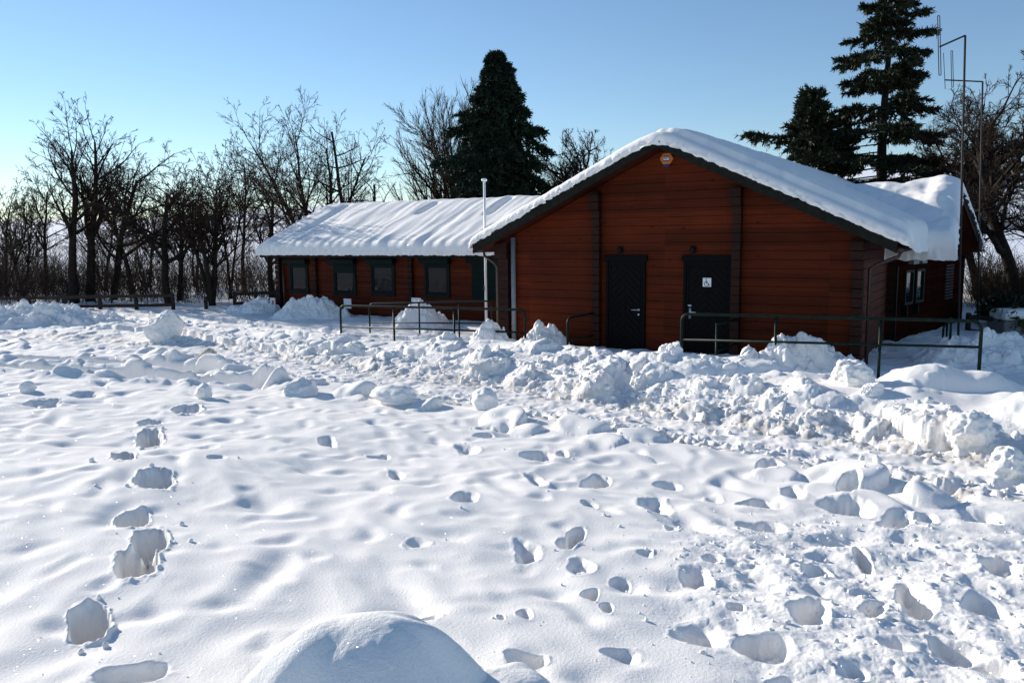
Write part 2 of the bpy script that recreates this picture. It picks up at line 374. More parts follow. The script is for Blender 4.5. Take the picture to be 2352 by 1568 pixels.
M['needle2'] = plainmat('fir_needles', (.026, .034, .015), .7, .25, .55, 1.1, bump=0)
M['bush'] = plainmat('bush_leaves', (.06, .07, .02), .7, .25, .5, 3, bump=0)
M['fence'] = plainmat('fence_timber', (.035, .027, .022), .85, .15, .3)
M['concrete'] = plainmat('concrete', (.25, .24, .22), .9, .1, .15)
gm, gt_, gb = newmat('window_glass')
gb.inputs['Base Color'].default_value = (.008, .009, .010, 1); gb.inputs['Roughness'].default_value = .03; gb.inputs['Specular IOR Level'].default_value = .2
gn = N(gt_, 'TexNoise'); gn.inputs['Scale'].default_value = 2.5; gbp = N(gt_, 'Bump'); gbp.inputs['Strength'].default_value = .12; gbp.inputs['Distance'].default_value = .05
gt_.links.new(gn.outputs['Fac'], gbp.inputs['Height']); gt_.links.new(gbp.outputs[0], gb.inputs['Normal'])
M['glass'] = gm

# ------------------------------------------------------------------ mesh helpers
class MB:
    def __init__(s): s.v = []; s.f = []; s.m = []
    def add(s, vs, fs, mi=0):
        o = len(s.v); s.v += [tuple(float(c) for c in v) for v in vs]
        s.f += [tuple(i + o for i in f) for f in fs]; s.m += [mi] * len(fs)
    def box(s, x0, x1, y0, y1, z0, z1, mi=0):
        s.add([(x0, y0, z0), (x1, y0, z0), (x1, y1, z0), (x0, y1, z0), (x0, y0, z1), (x1, y0, z1), (x1, y1, z1), (x0, y1, z1)],
              [(3, 2, 1, 0), (4, 5, 6, 7), (0, 1, 5, 4), (1, 2, 6, 5), (2, 3, 7, 6), (3, 0, 4, 7)], mi)
    def prism(s, poly, axis_vec, mi=0):
        """closed polygon (list of 3-vectors, counter-clockwise seen against axis) pushed along axis_vec"""
        n = len(poly); a = np.array(axis_vec)
        vs = [np.array(p) for p in poly] + [np.array(p) + a for p in poly]
        fs = [tuple(range(n)), tuple(range(2 * n - 1, n - 1, -1))] + [(i, i + n, (i + 1) % n + n, (i + 1) % n) for i in range(n)]
        s.add(vs, fs, mi)
    def tube(s, pts, rad, n=8, mi=0, cap=True):
        pts = [np.array(p, float) for p in pts]
        if not hasattr(rad, '__len__'): rad = [rad] * len(pts)
        rings = []; ref = None
        for i, p in enumerate(pts):
            d = pts[min(i + 1, len(pts) - 1)] - pts[max(i - 1, 0)]
            d = d / (np.linalg.norm(d) + 1e-9)
            if ref is None:
                ref = np.array([0, 0, 1.]) if abs(d[2]) < .9 else np.array([1., 0, 0])
            a = np.cross(d, ref); a /= np.linalg.norm(a) + 1e-9; b = np.cross(a, d); ref = b
            rings.append([p + rad[i] * (math.cos(2 * PI * k / n) * a + math.sin(2 * PI * k / n) * b) for k in range(n)])
        vs = [v for r in rings for v in r]; fs = []
        for i in range(len(pts) - 1):
            for k in range(n):
                fs.append((i * n + k, i * n + (k + 1) % n, (i + 1) * n + (k + 1) % n, (i + 1) * n + k))
        if cap:
            fs.append(tuple(range(n - 1, -1, -1))); fs.append(tuple(range((len(pts) - 1) * n, len(pts) * n)))
        s.add(vs, fs, mi)
    def build(s, name, mats, parent=None, smooth=False, bevel=0):
        me = bpy.data.meshes.new(name); me.from_pydata(s.v, [], s.f)
        if not isinstance(mats, (list, tuple)): mats = [mats]
        for m in mats: me.materials.append(m)
        me.polygons.foreach_set('material_index', s.m)
        if smooth: me.polygons.foreach_set('use_smooth', [True] * len(s.f))
        me.update()
        o = bpy.data.objects.new(name, me); COL.objects.link(o)
        if parent: o.parent = parent
        if bevel:
            b = o.modifiers.new('bevel', 'BEVEL'); b.width = bevel; b.segments = 2; b.limit_method = 'ANGLE'
        return o
def npmesh(name, V, F, mat, smooth=True, parent=None, mi=None):
    """V (n,3), F (m,4 or 3) -> object"""
    me = bpy.data.meshes.new(name)
    k = F.shape[1]
    me.vertices.add(len(V)); me.vertices.foreach_set('co', V.astype(np.float32).ravel())
    me.loops.add(F.size); me.loops.foreach_set('vertex_index', F.astype(np.int32).ravel())
    me.polygons.add(len(F)); me.polygons.foreach_set('loop_start', np.arange(0, F.size, k, dtype=np.int32))
    me.polygons.foreach_set('loop_total', np.full(len(F), k, dtype=np.int32))
    if smooth: me.polygons.foreach_set('use_smooth', np.ones(len(F), dtype=bool))
    for m in (mat if isinstance(mat, list) else [mat]): me.materials.append(m)
    me.update(calc_edges=True); me.validate()
    o = bpy.data.objects.new(name, me); COL.objects.link(o)
    if parent: o.parent = parent
    return o
def gridfaces(nr, nc):
    i = np.arange(nr - 1)[:, None] * nc + np.arange(nc - 1)[None]
    return np.stack([i, i + 1, i + nc + 1, i + nc], -1).reshape(-1, 4)
def tag(o, label=None, cat=None, group=None, kind=None):
    if label: o['label'] = label
    if cat: o['category'] = cat
    if group: o['group'] = group
    if kind: o['kind'] = kind
    return o
def thing(name, loc, label, cat, group=None, rz=0):
    o = bpy.data.objects.new(name, None); COL.objects.link(o); o.empty_display_size = .2
    o.location = [float(c) for c in loc]; o.rotation_euler = (0, 0, rz)
    return tag(o, label, cat, group)

# ------------------------------------------------------------------ ground meshes
az = np.radians(np.linspace(-47, 47, 1600))
rs = [2.15]
while rs[-1] < 62:
    r_ = rs[-1]
    st_ = min(r_ * r_ * 5.6e-4, .034) if r_ < 17 else min(.034 + (r_ - 17) * .006, .5)
    rs.append(r_ + st_)
rs = np.array(rs)
AZ, RS = np.meshgrid(az, rs)
GX = RS * np.sin(AZ); GY = RS * np.cos(AZ)
GZ = height(GX, GY)
gr = npmesh('snowy_ground', np.stack([GX, GY, GZ], -1).reshape(-1, 3), gridfaces(len(rs), len(az)), M['snow'])
tag(gr, kind='structure')
_, U_, LN_ = base_z(GX.ravel(), GY.ravel())
U_ = U_ + fbm(GX.ravel() * .9, GY.ravel() * .9, 5) * .28
grit = np.exp(-((U_ - .45) / .35) ** 2) * .9 + np.exp(-((U_ + .95) / .18) ** 2) * .8
att = gr.data.attributes.new('grit', 'FLOAT', 'POINT'); att.data.foreach_set('value', grit.astype(np.float32))

# wide land: near sheet below, rising to the snowy hills
azf = np.linspace(-PI, PI, 481)
rf = np.concatenate([[.2, .6, 1, 1.5, 2, 2.6, 3.3, 4, 5, 6, 7, 8, 9, 10, 11, 12, 14, 16, 18, 20, 23, 26, 30, 37, 45], np.geomspace(58, 3500, 60)])
AF, RF = np.meshgrid(azf, rf)
ad = np.degrees(AF)
elev = np.interp(ad, [-180, -60, -33, -28, -22, -17, -13, -11, -9, -5, 5, 15, 22, 26, 30, 40, 60, 180], [1, 1, 1.3, 1.5, 1.7, 2.2, 2.5, 3.0, 2.7, 2.3, 2.3, 3.0, 4.3, 4.6, 4.5, 4.2, 2, 1])
elev = elev + .25 * fbm(AF * 9, RF * .0008, 131) 
HX = RF * np.sin(AF); HY = RF * np.cos(AF)
bz_ = base_z(HX.ravel(), HY.ravel())[0].reshape(RF.shape); bz_ = np.minimum(bz_, 1.0) + .03 * fbm(HX * .9, HY * .9, 133)
kk_ = sstep(28, 45, RF); near = (bz_ - .02 - .4 * sstep(46.5, 44.5, np.abs(ad)) * sstep(1.9, 2.4, RF)) * (1 - kk_) - .35 * kk_
ramp = sstep(90, 1500, RF) * np.tan(np.radians(elev)) * np.minimum(RF, 1500)
HZ = near + .45 * sstep(40, 62, RF) - 2.5 * sstep(60, 130, RF) * sstep(400, 130, RF) * (np.abs(ad) < 60) + ramp + sstep(60, 300, RF) * 6 * fbm(HX * .006, HY * .006, 132)
ml, t, b = newmat('hill_snow')
geo = N(t, 'NewGeometry'); n1 = N(t, 'TexNoise'); n1.inputs['Scale'].default_value = .012; n1.inputs['Detail'].default_value = 5
mp = N(t, 'Mapping'); mp.inputs['Scale'].default_value = (.6, .6, 5); t.links.new(geo.outputs['Position'], mp.inputs[0]); t.links.new(mp.outputs[0], n1.inputs['Vector'])
rp = N(t, 'ValToRGB'); rp.color_ramp.elements[0].position = .55; rp.color_ramp.elements[1].position = .62
rp.color_ramp.elements[0].color = (.80, .83, .88, 1); rp.color_ramp.elements[1].color = (.09, .11, .15, 1)
t.links.new(n1.outputs['Fac'], rp.inputs[0]); t.links.new(rp.outputs[0], b.inputs['Base Color']); b.inputs['Roughness'].default_value = .9
hl = npmesh('hills', np.stack([HX, HY, HZ], -1).reshape(-1, 3), gridfaces(len(rf), len(azf)), ml)
tag(hl, kind='structure')

# ------------------------------------------------------------------ cabin (local x along the front, y into the house)
O_ = np.array([3.151, 16.764, 0.0])
cabin = thing('log_cabin', O_, 'red brown log cabin with broad gable, two dark doors and low snowy wings', 'cabin', rz=-TH)
dX = np.array([math.cos(TH), -math.sin(TH), 0]); dT = np.array([math.sin(TH), math.cos(TH), 0])
def Wd(S, t, z): return O_ + dX * S + dT * t + np.array([0, 0, z])
BH = .172; Z0 = 1.97 - 14 * BH      # board courses

def clip(poly, a, b, c):
    """keep the part of a 2-D polygon where a*x+b*y<=c"""
    out = []
    for i in range(len(poly)):
        p, q = poly[i], poly[(i + 1) % len(poly)]
        fp = a * p[0] + b * p[1] - c; fq = a * q[0] + b * q[1] - c
        if fp <= 0: out.append(p)
        if fp * fq < 0:
            k = fp / (fp - fq); out.append((p[0] + k * (q[0] - p[0]), p[1] + k * (q[1] - p[1])))
    return out
def board_wall(mb, x0, x1, zb, top, place, thick=.07, mi=0):
    """horizontal log boards with a groove at each course; top(x)->z limit given as list of half planes; place(x,z,dep)->3-D"""
    k = math.floor((zb - Z0) / BH)
    while True:
        za, zc = Z0 + k * BH, Z0 + (k + 1) * BH
        prof = [(za, .010), (za + .010, .0), (zc - .010, .0), (zc, .010)]
        any_ = False
        for (z1, d1), (z2, d2) in zip(prof[:-1], prof[1:]):
            poly = [(x0, max(z1, zb)), (x1, max(z1, zb)), (x1, z2), (x0, z2)]
            for h in top: poly = clip(poly, *h) if len(poly) > 2 else []
            if len(poly) > 2:
                any_ = True
                vs = []
                for (x, z) in poly:
                    kk = (z - z1) / (z2 - z1) if z2 > z1 else 0
                    vs.append(place(x, z, d1 + (d2 - d1) * kk))
                mb.add(vs, [tuple(range(len(vs)))], mi)
        k += 1
        if not any_ and za > zb + .3: break
    # backing
    poly = [(x0, zb), (x1, zb), (x1, 9), (x0, 9)]
    for h in top: poly = clip(poly, *h)
    mb.add([place(x, z, thick) for x, z in poly], [tuple(range(len(poly) - 1, -1, -1))], mi)

SL = .469
gtop = [(SL, 1, 4.36), (-SL, 1, 4.36)]
mb = MB(); board_wall(mb, -3.78, 3.78, -.3, gtop, lambda x, z, d: (x, d, z)); mb.build('gable_wall', M['wood'], cabin)
TW = 3.5
mb = MB(); board_wall(mb, -15.2, -3.7, -.3, [(0, 1, 2.38)], lambda x, z, d: (x, TW + d, z)); mb.build('wing_wall', M['wood'], cabin)
mb = MB()
board_wall(mb, 0, 4.0, -.3, [(0, 1, 2.5)], lambda x, z, d: (3.78 - d, x, z)); mb.build('side_wall', M['wood'], cabin)
mb = MB()
board_wall(mb, 0, 4.0, -.3, [(0, 1, 2.5)], lambda x, z, d: (-3.78 + d, 4.0 - x, z)); mb.build('side_wall', M['wood'], cabin)
mb = MB()                                             # left end of the wing
board_wall(mb, 3.5, 9.1, -.3, [(-.44, 1, 2.35 - .44 * 3.2), (.44, 1, 2.35 + .44 * 9.4)], lambda x, z, d: (-15.2 + d, 12.6 - x, z)); mb.build('end_wall', M['wood'], cabin)
# right end wall, running back at an angle
e0 = np.array([3.95, 3.5]); e1 = np.array([5.0, 9.1]); ed = (e1 - e0) / np.linalg.norm(e1 - e0); en = np.array([ed[1], -ed[0]]); EL = np.linalg.norm(e1 - e0)
def endp(x, z, d): return (e0[0] + ed[0] * x - en[0] * d, e0[1] + ed[1] * x - en[1] * d, z)
mb = MB(); board_wall(mb, 0, EL, -.3, [(0, 1, 2.4)], endp); mb.build('end_wall', M['matte'], cabin)
mb = MB(); board_wall(mb, 3.70, 3.95, -.3, [(0, 1, 2.4)], lambda x, z, d: (x, TW + d, z)); mb.build('corner_wall', M['post'], cabin)
# gable panel high on the right end
mb = MB()
ptri = [(4.98, 3.25, 2.1), (5.28, 9.4, 2.1), (4.87, 6.3, 3.62)]
mb.prism(ptri, (-.06, 0, 0)); mb.build('gable_panel', M['matte'], cabin)

def post(S, w, dep, ztop, bracket=True, y0=0., name='post'):
    mb = MB(); z = Z0 - 2 * BH
    while z < ztop:
        zt = min(z + BH, ztop); last = ztop - z < 2.2 * BH and bracket
        mb.box(S - w / 2 - (.05 if last else 0), S + w / 2, y0 - dep - (.06 if last else 0), y0 + .03, z + .004, zt - .004)
        z += BH
    return mb.build(name, M['post'], cabin, bevel=.012)
post(-1.50, .17, .15, 3.55); post(1.51, .17, .15, 3.52); post(3.73, .19, .15, 2.52); post(-3.86, .28, .12, 2.50)
for S in (-13.38, -9.40): post(S, .16, .12, 2.3, False, TW)
post(-15.08, .2, .14, 2.3, False, TW)

# roofs
mb = MB()
for sg in (-1, 1):
    a = [(0, 4.50), (4.36 * sg, 4.50 - SL * 4.36), (4.36 * sg, 4.38 - SL * 4.36), (0, 4.38)]
    pl = [(x, -.47, z) for x, z in a]
    if sg > 0: pl = pl[::-1]
    mb.prism(pl, (0, 14.5, 0))
mb.build('roof', [M['soffit']], cabin)
mb = MB()
for sg in (-1, 1):
    a = [(0, 4.515), (4.40 * sg, 4.515 - SL * 4.40), (4.40 * sg, 4.335 - SL * 4.40), (0, 4.345)]
    pl = [(x, -.53, z) for x, z in a]
    mb2 = MB(); mb2.prism(pl if sg < 0 else pl[::-1], (0, .055, 0)); mb2.build('verge_board', M['verge'], cabin)
# eaves gutters of the big roof
for sg in (-1, 1):
    mb = MB(); x = 4.42 * sg
    mb.tube([(x, -.45, 2.33), (x, 2.8, 2.33)], .05, 8); mb.build('gutter', M['brown'], cabin, smooth=True)
WR = .44
def wing_z(t): return 2.22 + WR * (t - 3.0) if t <= 6.3 else 2.22 + WR * (9.6 - t)
mb = MB()
for (ta, tb) in ((3.0, 6.3), (6.3, 9.6)):
    pl = [(-15.42, ta, wing_z(ta)), (-15.42, tb, wing_z(tb)), (-15.42, tb, wing_z(tb) - .12), (-15.42, ta, wing_z(ta) - .12)]
    mb.prism(pl, (14.2, 0, 0))
mb.build('wing_roof', M['soffit'], cabin)
mb = MB()
mb.box(-15.44, -3.5, 2.96, 3.0, 2.06, 2.20); mb.build('fascia', M['verge'], cabin)
mb = MB()
rv = {3.0: 5.06, 6.3: 4.93, 9.6: 5.355}
for (ta, tb) in ((3.0, 6.3), (6.3, 9.6)):
    vs = [(1., ta, wing_z(ta)), (rv[ta], ta, wing_z(ta)), (rv[tb], tb, wing_z(tb)), (1., tb, wing_z(tb))]
    vs += [(x, y, z - .12) for x, y, z in vs]
    mb.add(vs, [(0, 1, 2, 3), (7, 6, 5, 4), (0, 4, 5, 1), (1, 5, 6, 2), (2, 6, 7, 3), (3, 7, 4, 0)])
mb.build('wing_roof', M['soffit'], cabin)

# doors
def chevron(mb, x0, x1, z0, z1, y, mi=0):
    xm = (x0 + x1) / 2; w = .105
    for sg, (a, b_) in ((1, (x0, xm)), (-1, (xm, x1))):
        k = -40
        for k in range(-40, 60):
            c0 = k * w; c1 = c0 + w - .009
            # stripes rise towards the middle: z - sg*x = const
            poly = [(a + .002, z0), (b_ - .002, z0), (b_ - .002, z1), (a + .002, z1)]
            s2 = math.sqrt(.5)
            poly = clip(poly, -sg * s2, s2, c1 + 0); poly = clip(poly, sg * s2, -s2, -c0) if len(poly) > 2 else []
            if len(poly) > 2:
                mb.prism([(x, y, z) for x, z in poly], (0, .02, 0), mi)
def door(x0, x1, lx0, lx1, hinge):
    mb = MB()
    mb.box(lx0, lx1, -.03, .0, -.05, 2.02); chevron(mb, lx0 + .05, lx1 - .05, .0, 1.97, -.045)
    mb.box(lx0, lx0 + .045, -.05, -.03, -.05, 2.02); mb.box(lx1 - .045, lx1, -.05, -.03, -.05, 2.02)
    dr = mb.build('door', M['doorp'], cabin, bevel=.003)
    mb = MB()
    mb.box(x0 - .04, x1 + .04, -.075, .01, 2.10, 2.225)
    mb.box(x0, lx0 - .005, -.065, .01, -.1, 2.10); mb.box(lx1 + .005, x1, -.065, .01, -.1, 2.10); mb.box(lx0 - .005, lx1 + .005, -.06, .01, 2.03, 2.10)
    mb.build('frame', M['doorp'], dr, bevel=.006)
    mb = MB()
    hx = lx1 - .085 if hinge < 0 else lx0 + .085
    dirn = -1 if hinge < 0 else 1
    if hinge < 0:
        mb.tube([(hx, -.05, 1.085), (hx, -.062, 1.085)], .028, 12); mb.tube([(hx, -.06, .985), (hx, -.052, .985)], .024, 12)
    else:
        mb.box(hx - .022, hx + .022, -.06, -.05, .95, 1.17); mb.box(hx - .04, hx + .035, -.085, -.05, 1.195, 1.235)
    mb.tube([(hx, -.06, 1.085), (hx, -.10, 1.085), (hx + dirn * .02, -.112, 1.085), (hx + dirn * .14, -.112, 1.085)], .0095, 8)
    mb.build('handle', M['steel'], dr, smooth=True)
    return dr
door(-1.285, -.40, -1.225, -.455, -1)
d2 = door(.43, 1.43, .495, 1.375, 1)
d2['label'] = 'wider dark door with a wheelchair sign'
mb = MB()                                              # wheelchair plate
mb.box(.835, 1.005, -.056, -.046, 1.60, 1.775, 0)
def seg2(p, q, w):
    p = np.array(p); q = np.array(q); d = (q - p) / np.linalg.norm(q - p); n = np.array([-d[1], d[0]]) * w / 2
    mb.prism([(a[0], -.057, a[1]) for a in (p - n, q - n, q + n, p + n)], (0, -.002, 0), 1)
cx_, cz_ = .915, 1.668
pts = [(cx_ + .042 * math.cos(a) - .004, cz_ - .012 + .042 * math.sin(a)) for a in np.linspace(math.radians(110), math.radians(345), 14)]
for p, q in zip(pts[:-1], pts[1:]): seg2(p, q, .011)
seg2((cx_ - .012, cz_ + .062), (cx_ - .006, cz_ + .0), .014); seg2((cx_ - .006, cz_ + .002), (cx_ + .034, cz_ - .002), .013)
seg2((cx_ + .032, cz_ + .0), (cx_ + .048, cz_ - .048), .013); seg2((cx_ + .046, cz_ - .046), (cx_ + .064, cz_ - .040), .012); seg2((cx_ - .009, cz_ + .034), (cx_ + .024, cz_ + .032), .011)
mb.prism([(cx_ - .013 + .013 * math.cos(a), -.057, cz_ + .082 + .013 * math.sin(a)) for a in np.linspace(0, 2 * PI, 10)[:-1]], (0, -.002, 0), 1)
mb.build('sign', [M['plate'], M['dark']], d2)

# windows of the left wing: x0, x1, z bottom, z top, shutter drop (0 open .. 1 closed)
def window(x0, x1, zb, zt, drop, place_y=TW):
    y = place_y
    mb = MB()
    fr = .068
    mb.box(x0, x0 + fr, y - .05, y + .0, zb, zt); mb.box(x1 - fr, x1, y - .05, y + .0, zb, zt)
    mb.box(x0 + fr, x1 - fr, y - .05, y + .0, zt - fr, zt); mb.box(x0 + fr, x1 - fr, y - .05, y + .0, zb, zb + fr * 1.5)
    w = mb.build('window', M['green'], cabin, bevel=.006)
    mb = MB(); mb.box(x0 + fr, x1 - fr, y - .012, y - .004, zb + fr * 1.5, zt - fr); mb.build('pane', M['glass'], w)
    mb = MB(); g = fr; fw = .055
    mb.box(x0 + g, x0 + g + fw, y - .035, y - .012, zb + g * 1.5, zt - g); mb.box(x1 - g - fw, x1 - g, y - .035, y - .012, zb + g * 1.5, zt - g)
    mb.box(x0 + g + fw, x1 - g - fw, y - .035, y - .012, zb + g * 1.5, zb + g * 1.5 + fw); mb.box(x0 + g + fw, x1 - g - fw, y - .035, y - .012, zt - g - fw, zt - g)
    mb.build('sash', M['dark'], w)
    mb = MB(); mb.box(x0 - .10, x1 + .06, y - .22, y + .0, zt, zt + .17); mb.build('shutter_box', M['green'], w, bevel=.02)
    if drop > 0:
        mb = MB(); z = zt; k = 0
        zend = zt - drop * (zt - zb)
        while z - .045 > zend:
            mb.box(x0 + .045, x1 - .045, y - .075, y - .055, z - .043, z); z -= .045
        mb.box(x0 + .045, x1 - .045, y - .08, y - .053, z - .05, z)
        mb.build('roller_shutter', M['green'], w, bevel=.004)
window(-14.60, -13.74, .86, 1.83, 0); window(-12.60, -11.64, .85, 1.84, .27); window(-11.02, -10.05, .87, 1.86, 0)
window(-8.90, -7.97, .88, 1.88, 0); window(-7.18, -6.22, .90, 1.90, 1)

# pipes
mb = MB(); mb.tube([(-3.60, -.07, -.3), (-3.60, -.07, 2.62)], .055, 10); mb.build('grey_pipe', M['grey'], cabin, smooth=True)
mb = MB(); mb.tube([(-4.40, -.1, 2.30), (-4.36, -.1, 2.20), (-4.1, -.1, 2.05), (-4.02, -.1, 1.95), (-4.02, -.1, -.3)], .034, 8); mb.build('downpipe', M['brown'], cabin, smooth=True)
mb = MB(); mb.tube([(4.40, .1, 2.30), (4.36, .1, 2.20), (4.02, .1, 2.06), (3.90, .1, 1.98), (3.90, .1, -.3)], .034, 8); mb.build('downpipe', M['brown'], cabin, smooth=True)
mb = MB(); mb.tube([(-14.85, TW - .08, 2.1), (-14.85, TW - .08, -.3)], .03, 8); mb.build('downpipe', M['brown'], cabin, smooth=True)

# right end wall fittings (on the slanting wall)
def ebox(mb, a, b_, z0, z1, d0, d1, mi=0):
    vs = [endp(a, z0, -d0), endp(b_, z0, -d0), endp(b_, z0, -d1), endp(a, z0, -d1), endp(a, z1, -d0), endp(b_, z1, -d0), endp(b_, z1, -d1), endp(a, z1, -d1)]
    mb.add(vs, [(3, 2, 1, 0), (4, 5, 6, 7), (0, 1, 5, 4), (1, 2, 6, 5), (2, 3, 7, 6), (3, 0, 4, 7)], mi)
for (a, b_) in ((.55, 1.15), (1.35, 1.95)):
    mb = MB(); ebox(mb, a, a + .06, 1.02, 1.80, .0, .05); ebox(mb, b_ - .06, b_, 1.02, 1.80, 0, .05); ebox(mb, a + .06, b_ - .06, 1.74, 1.80, 0, .05); ebox(mb, a + .06, b_ - .06, 1.02, 1.08, 0, .05)
    w = mb.build('window', M['green'], cabin)
    mb = MB(); ebox(mb, a + .06, b_ - .06, 1.08, 1.74, .004, .015); mb.build('pane', M['glass'], w)
    mb = MB(); ebox(mb, a - .05, a, .78, 1.02, .0, .12); mb.build('bracket', M['dark'], w)
mb = MB(); ebox(mb, .02, .07, .1, 1.9, .0, .03); mb.build('corner_trim', M['dark'], cabin)
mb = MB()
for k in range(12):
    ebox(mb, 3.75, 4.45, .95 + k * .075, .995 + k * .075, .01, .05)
mb.build('louvre_panel', M['sheenpanel'], cabin)
for (a, b_) in ((.75, 1.15), (1.4, 1.75), (3.4, 4.4)):
    mb = MB(); ebox(mb, a, b_, 1.93, 2.12, .02, .14); mb.build('vent_box', M['grey'], cabin)

# ------------------------------------------------------------------ snow on the roofs
def slab_snow(name, label, us, vs_, pos, base, T, edges, eave, droop=.1):
    """heightfield blanket: pos(u,v)->(S,t); base->z; T thickness; edges(u,v)->distance from the nearest free edge"""
    Ug, Vg = np.meshgrid(us, vs_)
    S, t_ = pos(Ug, Vg)
    zb = base(S, t_)
    de = edges(S, t_)
    R_ = .2
    k = np.clip(de / R_, 0, 1)
    prof = .30 + .70 * np.sqrt(np.clip(1 - (1 - k) ** 2.2, 0, 1))
    th = T(S, t_) * prof
    zt = zb + th
    nr, nc = S.shape
    def toW(S, t_, z):
        return np.stack([O_[0] + dX[0] * S + dT[0] * t_, O_[1] + dX[1] * S + dT[1] * t_, z], -1).reshape(-1, 3)
    Vt = toW(S, t_, zt)
    F = gridfaces(nr, nc)
    ring = [(0, j) for j in range(nc)] + [(i, nc - 1) for i in range(1, nr)] + [(nr - 1, j) for j in range(nc - 2, -1, -1)] + [(i, 0) for i in range(nr - 2, 0, -1)]
    ri = np.array([i * nc + j for i, j in ring])
    # ragged edge: two rings below the top edge
    S1 = S.ravel()[ri]; t1 = t_.ravel()[ri]; z1 = zt.ravel()[ri]; zb1 = zb.ravel()[ri]
    nb = len(ri); allV = [Vt]; allF = [F]; prev = ri; off = len(Vt)
    cS, cT = S.mean(), t_.mean()
    q = np.arange(nb); dr_ = eave(S1, t1) * (.8 + .35 * perlin(S1 * 3 + t1 * 3, t1 * 0, 230))
    for f_, seed in ((.62, 1), (.3, 2), (0.0, 3)):
        jit = .035 * perlin(S1 * 7 + t1 * 5, z1 * 3 + seed * 3.1, 200 + seed) + .03 * perlin(S1 * 19 + t1 * 17, z1 + seed, 210 + seed)
        dirS = np.sign(S1 - cS) * (np.abs(de.ravel()[ri]) < .6); dirT = np.sign(t1 - cT)
        V2 = toW(S1 + jit * dirS, t1 + jit * dirT, zb1 + (z1 - zb1) * f_ - ((.02 + droop * dr_) if f_ == 0 else .5 * droop * dr_ if f_ < .4 else 0) + (.02 * perlin(S1 * 9, t1 * 9, 220) if f_ == 0 else 0))
        idx = off + q
        allV.append(V2); allF.append(np.stack([prev, idx, np.roll(idx, -1), np.roll(prev, -1)], -1))
        prev = idx; off += nb
    o = npmesh(name, np.concatenate(allV), np.concatenate(allF), M['snow_roof'])
    # underside
    tag(o, label, 'roof snow', 'snow blankets on the cabin roofs')
    return o
# big gable roof
def base_big(S, t_): return 4.50 - SL * (np.sqrt(S * S + .10) - .12)
def T_big(S, t_):
    side = sstep(-.5, .8, S)
    wv = .10 * perlin(S * 1.4, S * 0, 145) + .05 * perlin(S * 4, S * 0, 146)
    led = 1 - (.18 + .22 * side) * sstep(-.10 + wv, -.26 + wv, t_) - .12 * side * sstep(.35 + wv, .15 + wv, t_)
    return led * (.26 + .15 * side + .05 * np.exp(-(S / .8) ** 2) + .03 * fbm(S * .9, t_ * .5, 141) + .012 * perlin(S * 6, t_ * 6, 142) )
def edge_big(S, t_): return np.minimum(np.minimum(np.where(S > 0, 4.60, 4.48) - np.abs(S), t_ + .56) * 1.0, 9)
def pos_big(U, V):
    t_ = V; jj = .03 * perlin(U * 5, V * 0 + 3, 151) + .02 * perlin(U * 17, V * 0, 152)
    return U + 0 * V, V + jj * (V < -.3)
us = np.linspace(-4.48, 4.60, 262)
vs_ = np.concatenate([np.linspace(-.56, .2, 26), np.linspace(.24, 3.5, 60), np.linspace(3.6, 14.2, 50)])
slab_snow('roof_snow', 'thick rounded snow blanket over the broad front gable roof', us, vs_, pos_big, base_big, T_big, edge_big, lambda S, t_: (S > 4.4) * sstep(-.5, .6, t_) + .3 * (S < -4.4), .16)
# left wing
def base_w(S, t_): return 2.22 + WR * (3.3 - (np.sqrt((t_ - 6.3) ** 2 + .05) - .1))
def T_w(S, t_):
    v = (t_ - 3.0) / 3.3
    a = S + .10 * perlin(S * .8, t_ * 1.2, 161)
    fur = .030 * perlin(a * 1.7, t_ * .35, 162) + .022 * perlin(a * 3.7, t_ * .55, 163) + .02 * perlin(S * 1.1, t_ * 1.1, 166)
    fur = fur - .08 * np.clip(perlin(a * 1.1, t_ * .22 + 4, 164) - .28, 0, 1) * sstep(.95, .5, v)
    for (s0, v0, v1, dp, w) in ((-10.3, .55, .92, .16, .13), (-7.55, .5, .97, .18, .14), (-12.9, .1, .2, .1, .2), (-14.3, .2, .95, .10, .14)):
        fur = fur - dp * np.exp(-((S - s0 - .15 * (v - .5)) / w) ** 2) * sstep(v0, v0 + .15, v) * sstep(v1, v1 - .05, v)
    hole = np.hypot((S + 6.62) / .32, (t_ - 3.75) / .42)
    fur = fur - .2 * sstep(1.0, .55, hole)
    ev = .05 * perlin(S * 3.0, S * 0, 165) * sstep(.25, 0, v)
    return np.maximum(.30 + fur + ev, .05)
def edge_w(S, t_): return np.minimum(np.minimum(S + 15.5, t_ - 2.86), 9.75 - t_)
slab_snow('roof_snow', 'furrowed sunlit snow blanket on the low left wing roof', np.linspace(-15.5, -1.2, 520),
          np.concatenate([np.linspace(2.86, 3.3, 26), np.linspace(3.34, 6.9, 100), np.linspace(7, 9.75, 20)]), lambda U, V: (U, V), base_w, T_w, edge_w, lambda S, t_: (t_ < 2.9) * 1.0, .05)
